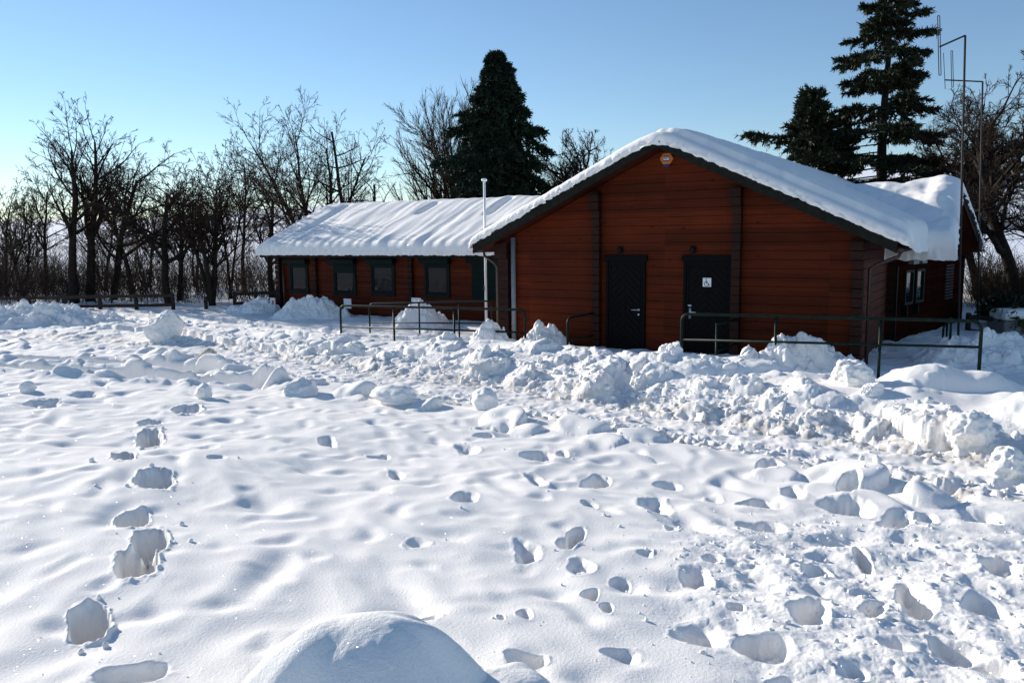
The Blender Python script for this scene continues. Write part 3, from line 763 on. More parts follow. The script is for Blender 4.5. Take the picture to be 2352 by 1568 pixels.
# right wing
def s1(t_): return np.interp(t_, [2.9, 6.3, 9.7], [5.12, 5.0, 5.42])
def pos_r(U, V): return 1.0 + U * (s1(V) - 1.0), V
def T_r(S, t_):
    return np.maximum(.26 + .06 * fbm(S * 1.3, t_ * 1.1, 171) + .015 * perlin(S * 4, t_ * 4, 172) - .10 * np.clip(perlin(S * 2.2 + 2, t_ * 1.5, 173) - .1, 0, 1) + .10 * np.exp(-((S - 4.55) / .3) ** 2) * sstep(3, 4.5, t_) + .16 * sstep(4.2, 3.0, t_), .06)
def edge_r(S, t_): return np.minimum(np.minimum((s1(t_) - S), t_ - 2.88), 9.72 - t_)
slab_snow('roof_snow', 'lumpy snow blanket on the short right wing beside the aerial masts', np.linspace(0, 1, 170), np.concatenate([np.linspace(2.88, 3.3, 20), np.linspace(3.34, 9.72, 130)]), pos_r, base_w, T_r, edge_r, lambda S, t_: (t_ < 2.9) * 1.0, .16)
# vent peeping out of the snow
p = Wd(-6.5, 3.85, 0)
vt = thing('roof_vent', (p[0], p[1], 2.5), 'small dark vent pipe poking from a hollow in the left roof snow', 'vent')
mb = MB(); mb.tube([(0, 0, -.1), (0, 0, .30)], .05, 10); mb.build('pipe', M['dark'], vt, smooth=True)
mb = MB(); mb.tube([(0, 0, .30), (0, 0, .33)], .075, 10); mb.build('cowl', M['dark'], vt, smooth=True)

# ------------------------------------------------------------------ fittings on the gable (things of their own)
def local_thing(name, S, t_, z, label, cat, group=None):
    return thing(name, Wd(S, t_, z), label, cat, group, rz=-TH)
al = local_thing('alarm_box', .04, -.0, 4.15, 'orange hexagonal burglar alarm box under the gable peak', 'alarm')
mb = MB(); mb.prism([(.145 * math.cos(a), -.075, .128 * math.sin(a) + .01) for a in np.linspace(0, 2 * PI, 7)[:-1]], (0, .08, 0)); mb.build('housing', M['orange'], al, bevel=.012)
mb = MB(); mb.prism([(-.075, -.07, -.105), (.075, -.07, -.105), (.06, -.07, -.150), (-.06, -.07, -.150)][::-1], (0, .06, 0)); mb.build('strobe', M['blue'], al)
mb = MB(); mb.box(-.068, .068, -.079, -.074, -.045, .06, 0); mb.box(-.062, .062, -.0805, -.0785, -.024, .038, 1); lp = mb.build('name_plate', [M['blue'], M['plate']], al)
fc = bpy.data.curves.new('lettering', 'FONT'); fc.body = 'ADT'; fc.size = .058; fc.align_x = 'CENTER'; fc.align_y = 'CENTER'; fc.extrude = .001; fc.offset = .001
fo = bpy.data.objects.new('lettering', fc); COL.objects.link(fo); fc.materials.append(M['blue'])
bpy.context.view_layer.update()
lm = bpy.data.meshes.new_from_object(fo); bpy.data.objects.remove(fo)
fo = bpy.data.objects.new('lettering', lm); COL.objects.link(fo); fo.parent = al; fo.rotation_euler = (PI / 2, 0, 0); fo.location = (0, -.083, .008)
if not lm.materials: lm.materials.append(M['blue'])
def wall_light(S, label):
    l = local_thing('wall_light', S, 0, 2.335, label, 'lamp', 'black bulkhead lamps over the doors')
    mb = MB(); mb.box(-.065, .065, -.03, .005, -.07, .07); mb.build('back_plate', M['dark'], l, bevel=.01)
    mb = MB(); mb.prism([(.055 * math.cos(a), -.03, .055 * math.sin(a)) for a in np.linspace(0, 2 * PI, 13)[:-1]], (0, -.07, 0)); mb.build('lamp_body', M['dark'], l, bevel=.01)
wall_light(-.98, 'small black lamp above the narrower left door'); wall_light(.61, 'small black lamp above the wheelchair sign door')

# ------------------------------------------------------------------ handrails
def rail_thing(label, pts, posts, zt, zm, r=.024, ends=(True, True)):
    """pts: two (S,t) ends; posts: fractions; zt,zm heights at both ends"""
    a = np.array(pts[0]); b_ = np.array(pts[1])
    org = Wd(a[0], a[1], 0); th_ = thing('handrail', org, label, 'handrail', 'green tube handrails round the ramp')
    def P(k, z): w = Wd(*(a + (b_ - a) * k), z) - org; return w
    L = np.linalg.norm(b_ - a); c = .13; mb = MB(); pl = []
    def zz(k, Z): return Z[0] + (Z[1] - Z[0]) * k
    if ends[0]:
        pl.append(P(0, -.3))
        for an in np.linspace(0, PI / 2, 6): pl.append(P((c - c * math.cos(an)) / L, zz(0, zt) - c + c * math.sin(an)))
    else: pl.append(P(0, zz(0, zt)))
    if ends[1]:
        for an in np.linspace(PI / 2, 0, 6): pl.append(P(1 - (c - c * math.cos(an)) / L, zz(1, zt) - c + c * math.sin(an)))
        pl.append(P(1, -.3))
    else: pl.append(P(1, zz(1, zt)))
    mb.tube(pl, r, 10); mb.build('top_rail', M['rail'], th_, smooth=True)
    mb = MB(); mb.tube([P(0, zz(0, zm)), P(1, zz(1, zm))], r * .8, 8); mb.build('mid_rail', M['rail'], th_, smooth=True)
    for k in posts:
        mb = MB(); mb.tube([P(k, -.3), P(k, zz(k, zt) - r)], r * .95, 8); mb.build('post', M['rail'], th_, smooth=True)
    return th_
rail_thing('long green handrail in front of the wheelchair door and snow heap', [(.93, -1.5), (5.75, -1.5)], [.355, .703], (1.18, 1.25), (.70, .85), .027)
rail_thing('long green handrail nearest the camera left of the gable', [(-7.62, -1.5), (-2.45, -1.5)], [.32, .65], (1.05, 1.13), (.54, .66), .026)
rail_thing('green handrail sloping up behind the longer left one', [(-7.9, -.15), (-4.15, -.15)], [.43, .75], (.99, 1.16), (.50, .64), .022)
rail_thing('short green handrail running to the wall left of the narrower door', [(-1.62, -1.2), (-1.55, -.08)], [.97], (.97, .98), (.48, .5), .024, (True, False))
rail_thing('short green handrail running to the wall beside the wheelchair door', [(1.56, -1.42), (1.55, -.08)], [.02, .97], (1.0, .98), (.5, .5), .024, (False, False))
rail_thing('short sloping green stair rail by the right end of the cabin', [(5.0, 2.2), (5.2, .9)], [.5], (.78, 1.05), (.4, .6), .022)

# flagpole
x, y = Wd(-6.5, 1.6, 0)[:2]
pp = at(1117, 728, y); fp = thing('flagpole', (pp[0], y, 0), 'slim white flagpole with a round cap before the left wing', 'flagpole')
ztop = at(1116, 417, y)[2]
mb = MB(); mb.tube([(0, 0, -.2), (0, 0, ztop)], [.036, .032], 12); mb.build('pole', M['white'], fp, smooth=True)
mb = MB(); mb.tube([(0, 0, ztop), (0, 0, ztop + .02), (0, 0, ztop + .06), (0, 0, ztop + .08)], [.05, .075, .075, .03], 12); mb.build('cap', M['white'], fp, smooth=True)
mb = MB(); mb.box(-.075, -.035, -.03, .03, 1.25, 1.36); mb.build('cleat', M['metal'], fp)

# aerial masts
def mast(bx, by, topz, boom, dips, label, r):
    th_ = thing('aerial_mast', (bx, by, 0), label, 'aerial', 'aerial masts at the right end')
    mb = MB(); mb.tube([(0, 0, -.2), boom[0] - np.array([bx, by, 0])], [r, r * .85], 8); mb.build('mast', M['metal'], th_, smooth=True)
    mb = MB(); mb.tube([boom[0] - np.array([bx, by, 0]), boom[1] - np.array([bx, by, 0])], r * .7, 8); mb.build('boom', M['metal'], th_, smooth=True)
    for (p0, p1, loop) in dips:
        a = p0 - np.array([bx, by, 0]); b_ = p1 - np.array([bx, by, 0]); w = .022
        mb = MB()
        if loop:
            o = np.array([w, 0, 0]); mb.tube([a - o, a - o * .6 + (a - b_) * .01, a + o * .6 + (a - b_) * .01, a + o, b_ + o, b_ + o * .6 - (a - b_) * .01, b_ - o * .6 - (a - b_) * .01, b_ - o, a - o], .009, 6, cap=False)
        else: mb.tube([a, b_], .008, 6)
        mb.build('dipole', M['metal'], th_, smooth=True)
Y1 = 17.5; b1 = at(2213, 600, Y1)
mast(b1[0], Y1, 0, (at(2217, 82, Y1), at(2158, 108, Y1)), [(at(2156, 38, Y1), at(2159, 172, Y1), True)], 'taller aerial mast with a folded dipole at its top', .026)
Y2 = 21.5; b2 = at(2255, 600, Y2)
mast(b2[0], Y2, 0, (at(2257, 188, Y2), at(2170, 184, Y2)), [(at(2186, 118, Y2), at(2188, 200, Y2), True), (at(2167, 122, Y2), at(2171, 205, Y2), False)], 'shorter aerial mast with two dipoles behind the taller one', .026)

# ------------------------------------------------------------------ snow heaps and blocks
def heap(name, px, Y, wx, wy, H, label, lump=1.0, seed=1, smooth_=False, dy=0, sharp=1.0, mat=None, xy=None):
    if xy is None:
        c = at(px, 700, Y); x0, y0 = c[0], c[1]
    else: x0, y0 = xy
    na, nr = 260, 130
    ang = np.linspace(0, 2 * PI, na, endpoint=False); rr = np.linspace(0, 1, nr)
    Ag, Rg = np.meshgrid(ang, rr)
    out = 1 + .22 * perlin(np.cos(Ag) * 1.6 + seed, np.sin(Ag) * 1.6, 300 + seed)
    X = x0 + wx * Rg * out * np.cos(Ag); Y_ = y0 + wy * Rg * out * np.sin(Ag)
    g0 = height(X, Y_)
    pr = np.clip(1 - Rg ** (1.25 * sharp), 0, 1) if not smooth_ else np.clip(1 - Rg ** 2.6, 0, 1) ** 1.1
    z = H * pr * (1 + (.3 if not smooth_ else .12) * fbm(X * 1.8, Y_ * 1.8, 310 + seed, 2))
    if not smooth_:
        wxn = X + .05 * perlin(X * 6, Y_ * 6, 320); wyn = Y_ + .05 * perlin(X * 6, Y_ * 6, 321)
        edge = np.clip(pr * 3, 0, 1)
        z = z + lump * edge * (.38 * lumps(wxn, wyn, .42, 330 + seed, .5) + .5 * lumps(wxn, wyn, .24, 340 + seed, .6) + .6 * lumps(wxn, wyn, .12, 350 + seed, .6) + .5 * lumps(wxn, wyn, .06, 360 + seed, .5) - .08)
    else: z = z + pr * (.05 * fbm(X * 2.6, Y_ * 2.6, 315, 2) + .010 * fbm(X * 11, Y_ * 11, 316, 3) * sstep(.1, .5, fbm(X * 3, Y_ * 3, 318, 2) + .2)) 
    z = z + g0 * 1 - .12 * Rg ** 6
    V = np.stack([X - x0, Y_ - y0, z], -1)
    V = V.reshape(-1, 3); q = np.arange(na)
    F = []
    for i in range(nr - 1):
        F.append(np.stack([i * na + q, (i + 1) * na + q, (i + 1) * na + (q + 1) % na, i * na + (q + 1) % na], -1))
    o = npmesh(name, V, np.concatenate(F), mat or M['snow_lump'])
    o.location = (float(x0), float(y0), 0)
    return tag(o, label, 'snow heap')
heap('snow_heap', 718, 25.4, 1.35, .9, .62, 'broad heap of shovelled snow under the leftmost windows', seed=1)
heap('snow_heap', 592, 27.2, 1.1, .8, .50, 'low rough snow heap beyond the left end of the cabin', seed=2)
heap('snow_heap', 962, 22.3, .95, .8, .66, 'snow heap seen through the left handrails below the fourth window', seed=3)
heap('snow_heap', 1125, 17.3, .75, .6, .50, 'crumbly snow heap by the right end of the left handrails', seed=4)
heap('snow_heap', 1245, 17.3, .70, .6, .55, 'crumbly snow heap against the left corner of the gable', seed=5)
heap('snow_heap', 1840, 14.2, 1.45, .6, .62, 'tall shaded snow heap against the gable behind the right handrail', seed=6)
heap('snow_heap', 2290, 14.6, 1.7, 1.2, .55, 'shaded trampled snow heap right of the cabin', seed=7)
heap('snow_heap', 60, 22.5, 3.6, 1.6, .55, 'long ploughed snow heap below the fence at the left edge', seed=8)
heap('snow_heap', 2235, 10.6, 1.25, .7, .36, 'smooth swelling snow mound below the right end of the handrail', seed=9, smooth_=True)
heap('snow_heap', 1680, 11.9, 1.0, .55, .16, 'smooth snow mound below the left part of the right handrail', seed=10, smooth_=True)
c0 = ((845 - 1176) / FPX * 2.95, 2.70)
heap('snow_heap', 0, 0, .56, .36, .43, 'big smooth snow mound at the bottom edge nearest the camera', seed=11, smooth_=True, xy=c0, mat=M['snow'])

heap('snow_heap', 0, 0, .50, .30, .25, 'low tail of snow running right from the big smooth mound', seed=12, smooth_=True, xy=(c0[0] + .42, c0[1] - .04), mat=M['snow'])
def block(px, Y, size, label, seed, mat='snow_lump', flat=.8, sink=.3, round_=.5, py=None):
    if py is not None: x0, y0 = ground_hit(px, py)
    else: c = at(px, 600, Y); x0, y0 = c[0], c[1]
    import bmesh
    bm = bmesh.new(); bmesh.ops.create_icosphere(bm, subdivisions=5, radius=1)
    rs_ = random.Random(seed); cuts = [Vector((rs_.gauss(0, 1), rs_.gauss(0, 1), rs_.gauss(0, .8))).normalized() for _ in range(7)]
    sx, sy, sz = size
    for v in bm.verts:
        n = v.co.normalized(); r_ = 1.0
        for c in cuts: r_ = min(r_, (.66 + .12 * round_) / max(n.dot(c), .05)) if n.dot(c) > .5 else r_
        q_n = .3 if round_ >= 1 else 1.0
        r_ *= 1 + .12 * mnoise.noise(n * 2.3 + Vector((seed, 0, 0))) + q_n * (.13 * mnoise.noise(n * 5 + Vector((seed, 3, 0))) + .06 * mnoise.noise(n * 12) + .025 * mnoise.noise(n * 28))
        v.co = Vector((n.x * r_ * sx, n.y * r_ * sy, n.z * r_ * sz))
    me = bpy.data.meshes.new('snow_block'); bm.to_mesh(me); bm.free()
    me.polygons.foreach_set('use_smooth', [True] * len(me.polygons)); me.materials.append(M[mat])
    o = bpy.data.objects.new('snow_block', me); COL.objects.link(o)
    o.location = (float(x0), float(y0), gz(x0, y0) + sz * (1 - sink)); o.rotation_euler = (rs_.uniform(-.3, .3), rs_.uniform(-.3, .3), rs_.uniform(0, 6))
    return tag(o, label, 'snow block')
block(1112, 0, (.23, .18, .19), 'rounded icy snow block at the lawn edge in the middle', 3, py=940, round_=1, sink=.45)
block(380, 0, (.42, .34, .42), 'tall stump of snow with two horns in the left middle', 5, py=782, sink=.5)
block(352, 0, (.09, .09, .17), 'left horn of snow leaning on the tall snow stump', 6, py=776, sink=-1.0)
block(384, 0, (.10, .09, .20), 'right horn of snow on top of the tall snow stump', 8, py=778, sink=-1.0)
block(477, 0, (.17, .15, .15), 'grubby grey snow lump on the edge of the track at left', 9, 'snow_dirty', py=833)
block(2245, 8.3, (.28, .24, .27), 'big crusty snow lump leaning on the bank at right', 12, sink=.75)
block(1965, 10.6, (.30, .25, .26), 'slanting crumbly snow lump on the bank below the handrail', 13, sink=.75)
block(1548, 12.3, (.24, .2, .24), 'pointed snow lump on the bank crest before the doors', 14, sink=.75)
block(905, 0, (.36, .24, .14), 'low pale cushion of snow at the lawn edge', 15, py=925, round_=1, sink=.6)
block(690, 0, (.30, .24, .15), 'smooth snow cushion at the lawn edge left of centre', 16, py=905, round_=1, sink=.6)
block(467, 0, (.14, .10, .12), 'small snow lump standing at the end of the ruts', 17, py=912, round_=1)
block(65, 0, (.11, .09, .09), 'small snow lump on the lawn near the left edge', 18, py=900, round_=1, sink=.5)
block(2350, 7.5, (.22, .2, .2), 'snow lump cut by the right edge of the picture', 19, sink=.75)
block(2020, 10.0, (.2, .12, .12), 'flat snow slab tilted on the bank at right', 20, sink=.75)

# loose clods: too many to count
import bmesh
bm = bmesh.new(); bmesh.ops.create_icosphere(bm, subdivisions=2, radius=1)
sv = np.array([v.co[:] for v in bm.verts]); sf = np.array([[v.index for v in f.verts] for f in bm.faces]); bm.free()
rng = np.random.default_rng(5)
def clods(cx, cy, cs, name, label):
    n = len(cx); cz = height(cx, cy)
    nv = len(sv)
    sh = np.empty((n, nv, 3))
    k1 = rng.normal(size=(n, 6, 3)); k1 /= np.linalg.norm(k1, axis=-1, keepdims=True)
    dots = np.einsum('vi,nki->nvk', sv, k1)
    rr = np.where(dots > .45, .72 / np.maximum(dots, .3), 1.3).min(-1)
    rr = np.minimum(rr, 1.0) * (1 + .12 * rng.normal(size=(n, nv)))
    sc = cs[:, None, None] * rng.uniform(.65, 1.2, size=(n, 1, 3))
    V = sv[None] * rr[..., None] * sc
    V[..., 0] += cx[:, None]; V[..., 1] += cy[:, None]; V[..., 2] += (cz + cs * .25)[:, None]
    F = sf[None] + (np.arange(n) * nv)[:, None, None]
    o = npmesh(name, V.reshape(-1, 3), F.reshape(-1, 3), M['snow_lump'])
    return tag(o, label, 'snow clods', kind='stuff')
# along the bank
N1 = 1900
idx = rng.uniform(8.0, 30, N1); L_ = np.concatenate([[0], np.cumsum(np.hypot(*(TRACK[1:] - TRACK[:-1]).T))])
px_ = np.interp(idx, L_, TRACK[:, 0]); py_ = np.interp(idx, L_, TRACK[:, 1])
tx = np.interp(idx + .1, L_, TRACK[:, 0]) - px_; ty = np.interp(idx + .1, L_, TRACK[:, 1]) - py_
nl = np.hypot(tx, ty); off = np.where(rng.random(N1) < .8, rng.normal(.95, .45, N1), rng.normal(-.85, .3, N1))
cx = px_ + off * ty / nl; cy = py_ - off * tx / nl
cs = .012 + .045 * rng.random(N1) ** 4
keep = (np.hypot(cx, cy) > 3) & (np.hypot(cx, cy) < 30)
clods(cx[keep], cy[keep], cs[keep], 'snow_clods', 'loose clods of ploughed snow along the track')
# round the prints
cx = []; cy = []; cs = []
for k, (x, y, a, b_, dep, *_q) in enumerate(PRINTS):
    n = 5 if k < 10 else 2
    an = rng.uniform(0, 2 * PI, n); r_ = rng.normal(1.9, .5, n)
    cx.append(x + a * r_ * np.cos(an)); cy.append(y + b_ * r_ * np.sin(an)); cs.append(.003 + .016 * rng.random(n) ** 3.5 * (1.6 if k < 10 else .7))
x = rng.uniform(.6, 5, 900); y = rng.uniform(2.6, 6, 900)
cx.append(x); cy.append(y); cs.append(.004 + .014 * rng.random(900) ** 3)
clods(np.concatenate(cx), np.concatenate(cy), np.concatenate(cs), 'snow_crumbs', 'small crumbs of snow round the footprints')

# little boards standing in the snow
def plate(px, py0, py1, w, Y, label, red=False):
    a = at(px, py0, Y); b_ = at(px, py1, Y)
    o = thing('sign_board', (a[0], a[1], 0), label, 'sign', rz=-TH)
    mb = MB(); mb.box(-w / 2, w / 2, -.012, .012, b_[2], a[2], 0)
    if red: mb.box(-w * .1, w * .25, -.014, -.0125, (a[2] + b_[2]) / 2 - .02, (a[2] + b_[2]) / 2 + .12, 1)
    mb.build('board', [M['white'], M['red']], o)
    mb = MB(); mb.tube([(0, .03, -.1), (0, .03, b_[2] + .02)], .02, 8); mb.build('stake', M['metal'], o)
plate(798, 686, 708, .30, 25.2, 'blank white board leaning beside the broad snow heap')
plate(956, 684, 698, .35, 23.6, 'small white board on top of the snow heap behind the handrails')
plate(626, 684, 712, .24, 27.0, 'white board with a red mark at the left end of the cabin', True)

# ------------------------------------------------------------------ fences
def fence(label, pts, npost, h, rails, r=.05):
    org = np.array([pts[0][0], pts[0][1], 0]); f = thing('timber_fence', org, label, 'fence')
    a = np.array(pts[0]); b_ = np.array(pts[1])
    for k in range(npost):
        p = a + (b_ - a) * k / (npost - 1); z = pts[2] + (pts[3] - pts[2]) * k / (npost - 1)
        mb = MB(); mb.box(p[0] - r - org[0], p[0] + r - org[0], p[1] - r - org[1], p[1] + r - org[1], -.3, z + .04); mb.build('post', M['fence'], f)
    d = (b_ - a) / np.linalg.norm(b_ - a); n = np.array([d[1], -d[0]]) * .03
    for q in rails:
        z0, z1 = pts[2] * 1 - q, pts[3] * 1 - q
        A = np.array([*(a - org[:2] + n * 2), z0]); B = np.array([*(b_ - org[:2] + n * 2), z1]); hh = np.array([0, 0, .055]); nn = np.array([*n, 0])
        mb = MB(); vs = [A - hh - nn * .4, B - hh - nn * .4, B + hh - nn * .4, A + hh - nn * .4]; mb.prism(vs, nn * .8); mb.build('rail', M['fence'], f)
p0 = at(-90, 684, 30); p1 = at(396, 675, 28.5)
fence('long dark post and rail fence below the bare trees at left', [(p0[0], p0[1]), (p1[0], p1[1]), p0[2] + .0, p1[2]], 7, .9, (.05, .38, .68))
p0 = at(538, 672, 29); p1 = at(636, 668, 29)
fence('short dark fence piece at the left end of the cabin', [(p0[0], p0[1]), (p1[0], p1[1]), p0[2], p1[2]], 3, .9, (.05, .38))
p0 = at(472, 680, 28.6); p1 = at(478, 680, 28.6)
mb = MB(); mb.box(-.05, .05, -.05, .05, -.3, p0[2]); o = mb.build('gate_post', M['fence']); o.location = (p0[0], p0[1], 0); tag(o, 'lone dark post between the two left fences', 'post')
p0 = at(2225, 722, 20); p1 = at(2420, 741, 19)
fence('dark rail fence beyond the right end of the cabin', [(p0[0], p0[1]), (p1[0], p1[1]), p0[2], p1[2]], 3, .9, (.05, .4), .045)
mb = MB(); c = at(2336, 730, 19.5); mb.box(-.5, .5, -.35, .35, 0, .62); o = mb.build('stone_block', M['concrete'], bevel=.05); o.location = (c[0], c[1], -.1); tag(o, 'squat stone block with a snow cap at the right edge', 'block')
mb = MB(); mb.box(-.52, .52, -.37, .37, .615, .88); o2 = mb.build('snow_heap', M['snow_lump'], bevel=.12); o2.location = (c[0], c[1], -.1); tag(o2, 'cap of snow on the squat stone block', 'snow heap')

# ------------------------------------------------------------------ bare trees
class Tubes:
    """many thin tubes gathered into arrays"""
    def __init__(s): s.V = []; s.F = []; s.n = 0
    def tube(s, pts, rad, k):
        pts = np.asarray(pts); m = len(pts)
        d = np.gradient(pts, axis=0); d /= np.linalg.norm(d, axis=1, keepdims=True) + 1e-9
        ref = np.array([.3, .9, .1]) if abs(d[0][1]) < .8 else np.array([.9, .1, .3])
        a = np.cross(d, ref); a /= np.linalg.norm(a, axis=1, keepdims=True) + 1e-9; b = np.cross(d, a)
        an = np.arange(k) * 2 * PI / k
        ring = pts[:, None] + np.asarray(rad)[:, None, None] * (np.cos(an)[None, :, None] * a[:, None] + np.sin(an)[None, :, None] * b[:, None])
        s.V.append(ring.reshape(-1, 3))
        i = s.n + np.arange(m - 1)[:, None] * k + np.arange(k)[None]; j = s.n + np.arange(m - 1)[:, None] * k + (np.arange(k)[None] + 1) % k
        s.F.append(np.stack([i, j, j + k, i + k], -1).reshape(-1, 4)); s.n += m * k
    def build(s, name, mat, parent): return npmesh(name, np.concatenate(s.V), np.concatenate(s.F), mat, True, parent)
def twig_batch(T, A, rg, up, r=.0075):
    n = len(A); p, d, L = A[:, :3], A[:, 3:6], A[:, 6:7]
    pts = [p]; dd = d
    for q in range(3):
        dd = dd + rg.normal(0, .16, (n, 3)) + np.array([0, 0, up]); dd /= np.linalg.norm(dd, axis=1, keepdims=True); pts.append(pts[-1] + dd * L / 3)
    P = np.stack(pts, 1)                     # n,4,3
    a = np.cross(d, [.3, .9, .1]); a /= np.linalg.norm(a, axis=1, keepdims=True) + 1e-9; b = np.cross(d, a)
    an = np.arange(3) * 2 * PI / 3; rad = r * np.array([1, .85, .7, .5])
    V = P[:, :, None] + rad[None, :, None, None] * (np.cos(an)[None, None, :, None] * a[:, None, None] + np.sin(an)[None, None, :, None] * b[:, None, None])
    T.V.append(V.reshape(-1, 3)); base = T.n + np.arange(n)[:, None, None] * 12 + np.arange(3)[None, :, None] * 3
    k = np.arange(3)[None, None]; k2 = (k + 1) % 3
    T.F.append(np.stack([base + k, base + k2, base + k2 + 3, base + k + 3], -1).reshape(-1, 4)); T.n += n * 12
def unit(v): return v / (np.linalg.norm(v) + 1e-9)
def grow(rg, big, small, p, d, r, L, lev, prm):
    n = max(3, int(L / prm['seg'][min(lev, len(prm['seg']) - 1)]))
    pts = [p]; dd = unit(d); rad = [r]; st = L / n
    wig = prm['wig'][min(lev, len(prm['wig']) - 1)]
    for i in range(n):
        dd = unit(dd + rg.normal(0, wig, 3) + np.array([0, 0, prm['up'][min(lev, len(prm['up']) - 1)]]) * st + prm.get('wind', np.zeros(3)) * st * (lev > 0))
        pts.append(pts[-1] + dd * st); rad.append(r * (1 - (1 - prm['tip']) * ((i + 1) / n) ** 1.1))
    (big if lev <= prm['biglev'] else small).tube(pts, np.maximum(rad, prm['rmin']), 7 if lev == 0 else 5 if lev == 1 else 4 if lev == 2 else 3)
    if lev >= prm['levels']: return
    nc = prm['kids'][lev]; nc = max(1, int(nc * rg.uniform(.8, 1.2) * (1 if lev == 0 else min(1.5, max(.4, L / prm['ref'][lev])))))
    f0 = prm['start'][min(lev, len(prm['start']) - 1)]
    if lev == prm['levels'] - 1:          # the finest twigs, all at once
        nc = nc * prm.get('more', 2)
        f = f0 + (1 - f0) * rg.random(nc); P = np.array(pts); i0 = np.minimum((f * n).astype(int), n - 1); fr = (f * n - i0)[:, None]
        td = P[i0 + 1] - P[i0]; base = P[i0] + td * fr; td /= np.linalg.norm(td, axis=1, keepdims=True) + 1e-9
        sd = rg.normal(size=(nc, 3)); sd -= (sd * td).sum(1, keepdims=True) * td; sd /= np.linalg.norm(sd, axis=1, keepdims=True) + 1e-9
        an = np.radians(rg.normal(prm['ang'][-1], 10, (nc, 1)))
        prm['_tw'].append(np.concatenate([base, td * np.cos(an) + sd * np.sin(an), (L * rg.uniform(*prm['len'][-1], nc) * (1.15 - .5 * f))[:, None]], 1))
        return
    az0 = rg.uniform(0, 2 * PI)
    for c in range(nc):
        f = f0 + (1 - f0) * (c + rg.uniform(.1, .9)) / nc; i = min(n, max(1, int(round(f * n))))
        base = pts[i]; td = unit(pts[i] - pts[i - 1])
        a = unit(np.cross(td, np.array([.31, .2, .93]) + rg.normal(0, .05, 3))); b = np.cross(td, a)
        az_ = az0 + c * 2.4 + rg.normal(0, .5); ang = math.radians(rg.normal(prm['ang'][min(lev, len(prm['ang']) - 1)], 9))
        nd = unit(td * math.cos(ang) + (a * math.cos(az_) + b * math.sin(az_)) * math.sin(ang))
        nl = L * rg.uniform(*prm['len'][min(lev, len(prm['len']) - 1)]) * (1.15 - .55 * f)
        grow(rg, big, small, base, nd, max(rad[i] * rg.uniform(.45, .7), prm['rmin']), nl, lev + 1, prm)
OAK = dict(seg=[.5, .4, .3, .22, .2], wig=[.10, .16, .2, .22, .25], up=[.02, .10, .08, .05, .02], tip=.35, rmin=.008, biglev=1, levels=4, kids=[14, 10, 9, 8], ref=[1, 3, 1.5, .8], start=[.3, .25, .15, .1], ang=[48, 45, 42, 40], len=[(.45, .7), (.4, .62), (.38, .6), (.4, .7)])
ALDER = dict(seg=[.5, .4, .3, .2, .2], wig=[.06, .09, .13, .16, .2], up=[.03, .16, .14, .1, .05], tip=.2, rmin=.008, biglev=1, levels=4, kids=[20, 10, 8, 7], ref=[1, 3, 1.5, .8], start=[.36, .2, .12, .1], ang=[38, 36, 34, 36], len=[(.3, .5), (.35, .55), (.35, .6), (.4, .7)])
FAN = dict(seg=[.5, .4, .3, .2], wig=[.05, .05, .08, .12], up=[.02, .07, .06, .03], tip=.15, rmin=.008, biglev=1, levels=3, kids=[26, 22, 8], ref=[1, 4, 1.4], start=[.05, .2, .1], ang=[40, 26, 26], len=[(.75, 1.05), (.25, .42), (.35, .6)])
def bare_tree(px, Y, ytop, prm, seed, label, lean=(0, 0), r=.14, hf=.72, zb=None, stems=1, spread=.25, kidscale=1.0):
    c = at(px, 700, Y); zb = gz(c[0], c[1]) - .1 if zb is None else zb
    Hh = at(px, ytop, Y)[2] - zb
    rg = np.random.default_rng(seed)
    th_ = thing('bare_tree', (c[0], c[1], zb), label, 'tree', 'bare winter trees')
    big, small = Tubes(), Tubes()
    prm = dict(prm); prm['_tw'] = []; prm['kids'] = [max(1, int(k * (kidscale if i < 2 else 1))) for i, k in enumerate(prm['kids'])]
    for s_ in range(stems):
        l0 = np.array([lean[0], 0 + lean[1], 1.0])
        if stems > 1: l0 = l0 + np.array([spread * (s_ / (stems - 1) - .5) * 2, rg.uniform(-.15, .15), 0])
        grow(rg, big, small, np.array([rg.uniform(-.1, .1) * (stems > 1), 0, 0.]), l0, r * (1 if stems == 1 else rg.uniform(.6, .9)), Hh * hf * (1 if s_ == 0 else rg.uniform(.75, 1.05)), 0, prm)
    twig_batch(small, np.concatenate(prm['_tw']), rg, .06 if prm['up'][1] > 0 else -.06)
    zmax = max(v[:, 2].max() for v in big.V + small.V)
    k = Hh / zmax
    for T in (big, small):
        T.V = [v * np.array([(k + 1) / 2, (k + 1) / 2, k]) for v in T.V]
    big.build('trunk', M['bark'], th_); small.build('crown', M['twig'], th_)
    return th_
W_ = np.array([-.05, 0, 0])
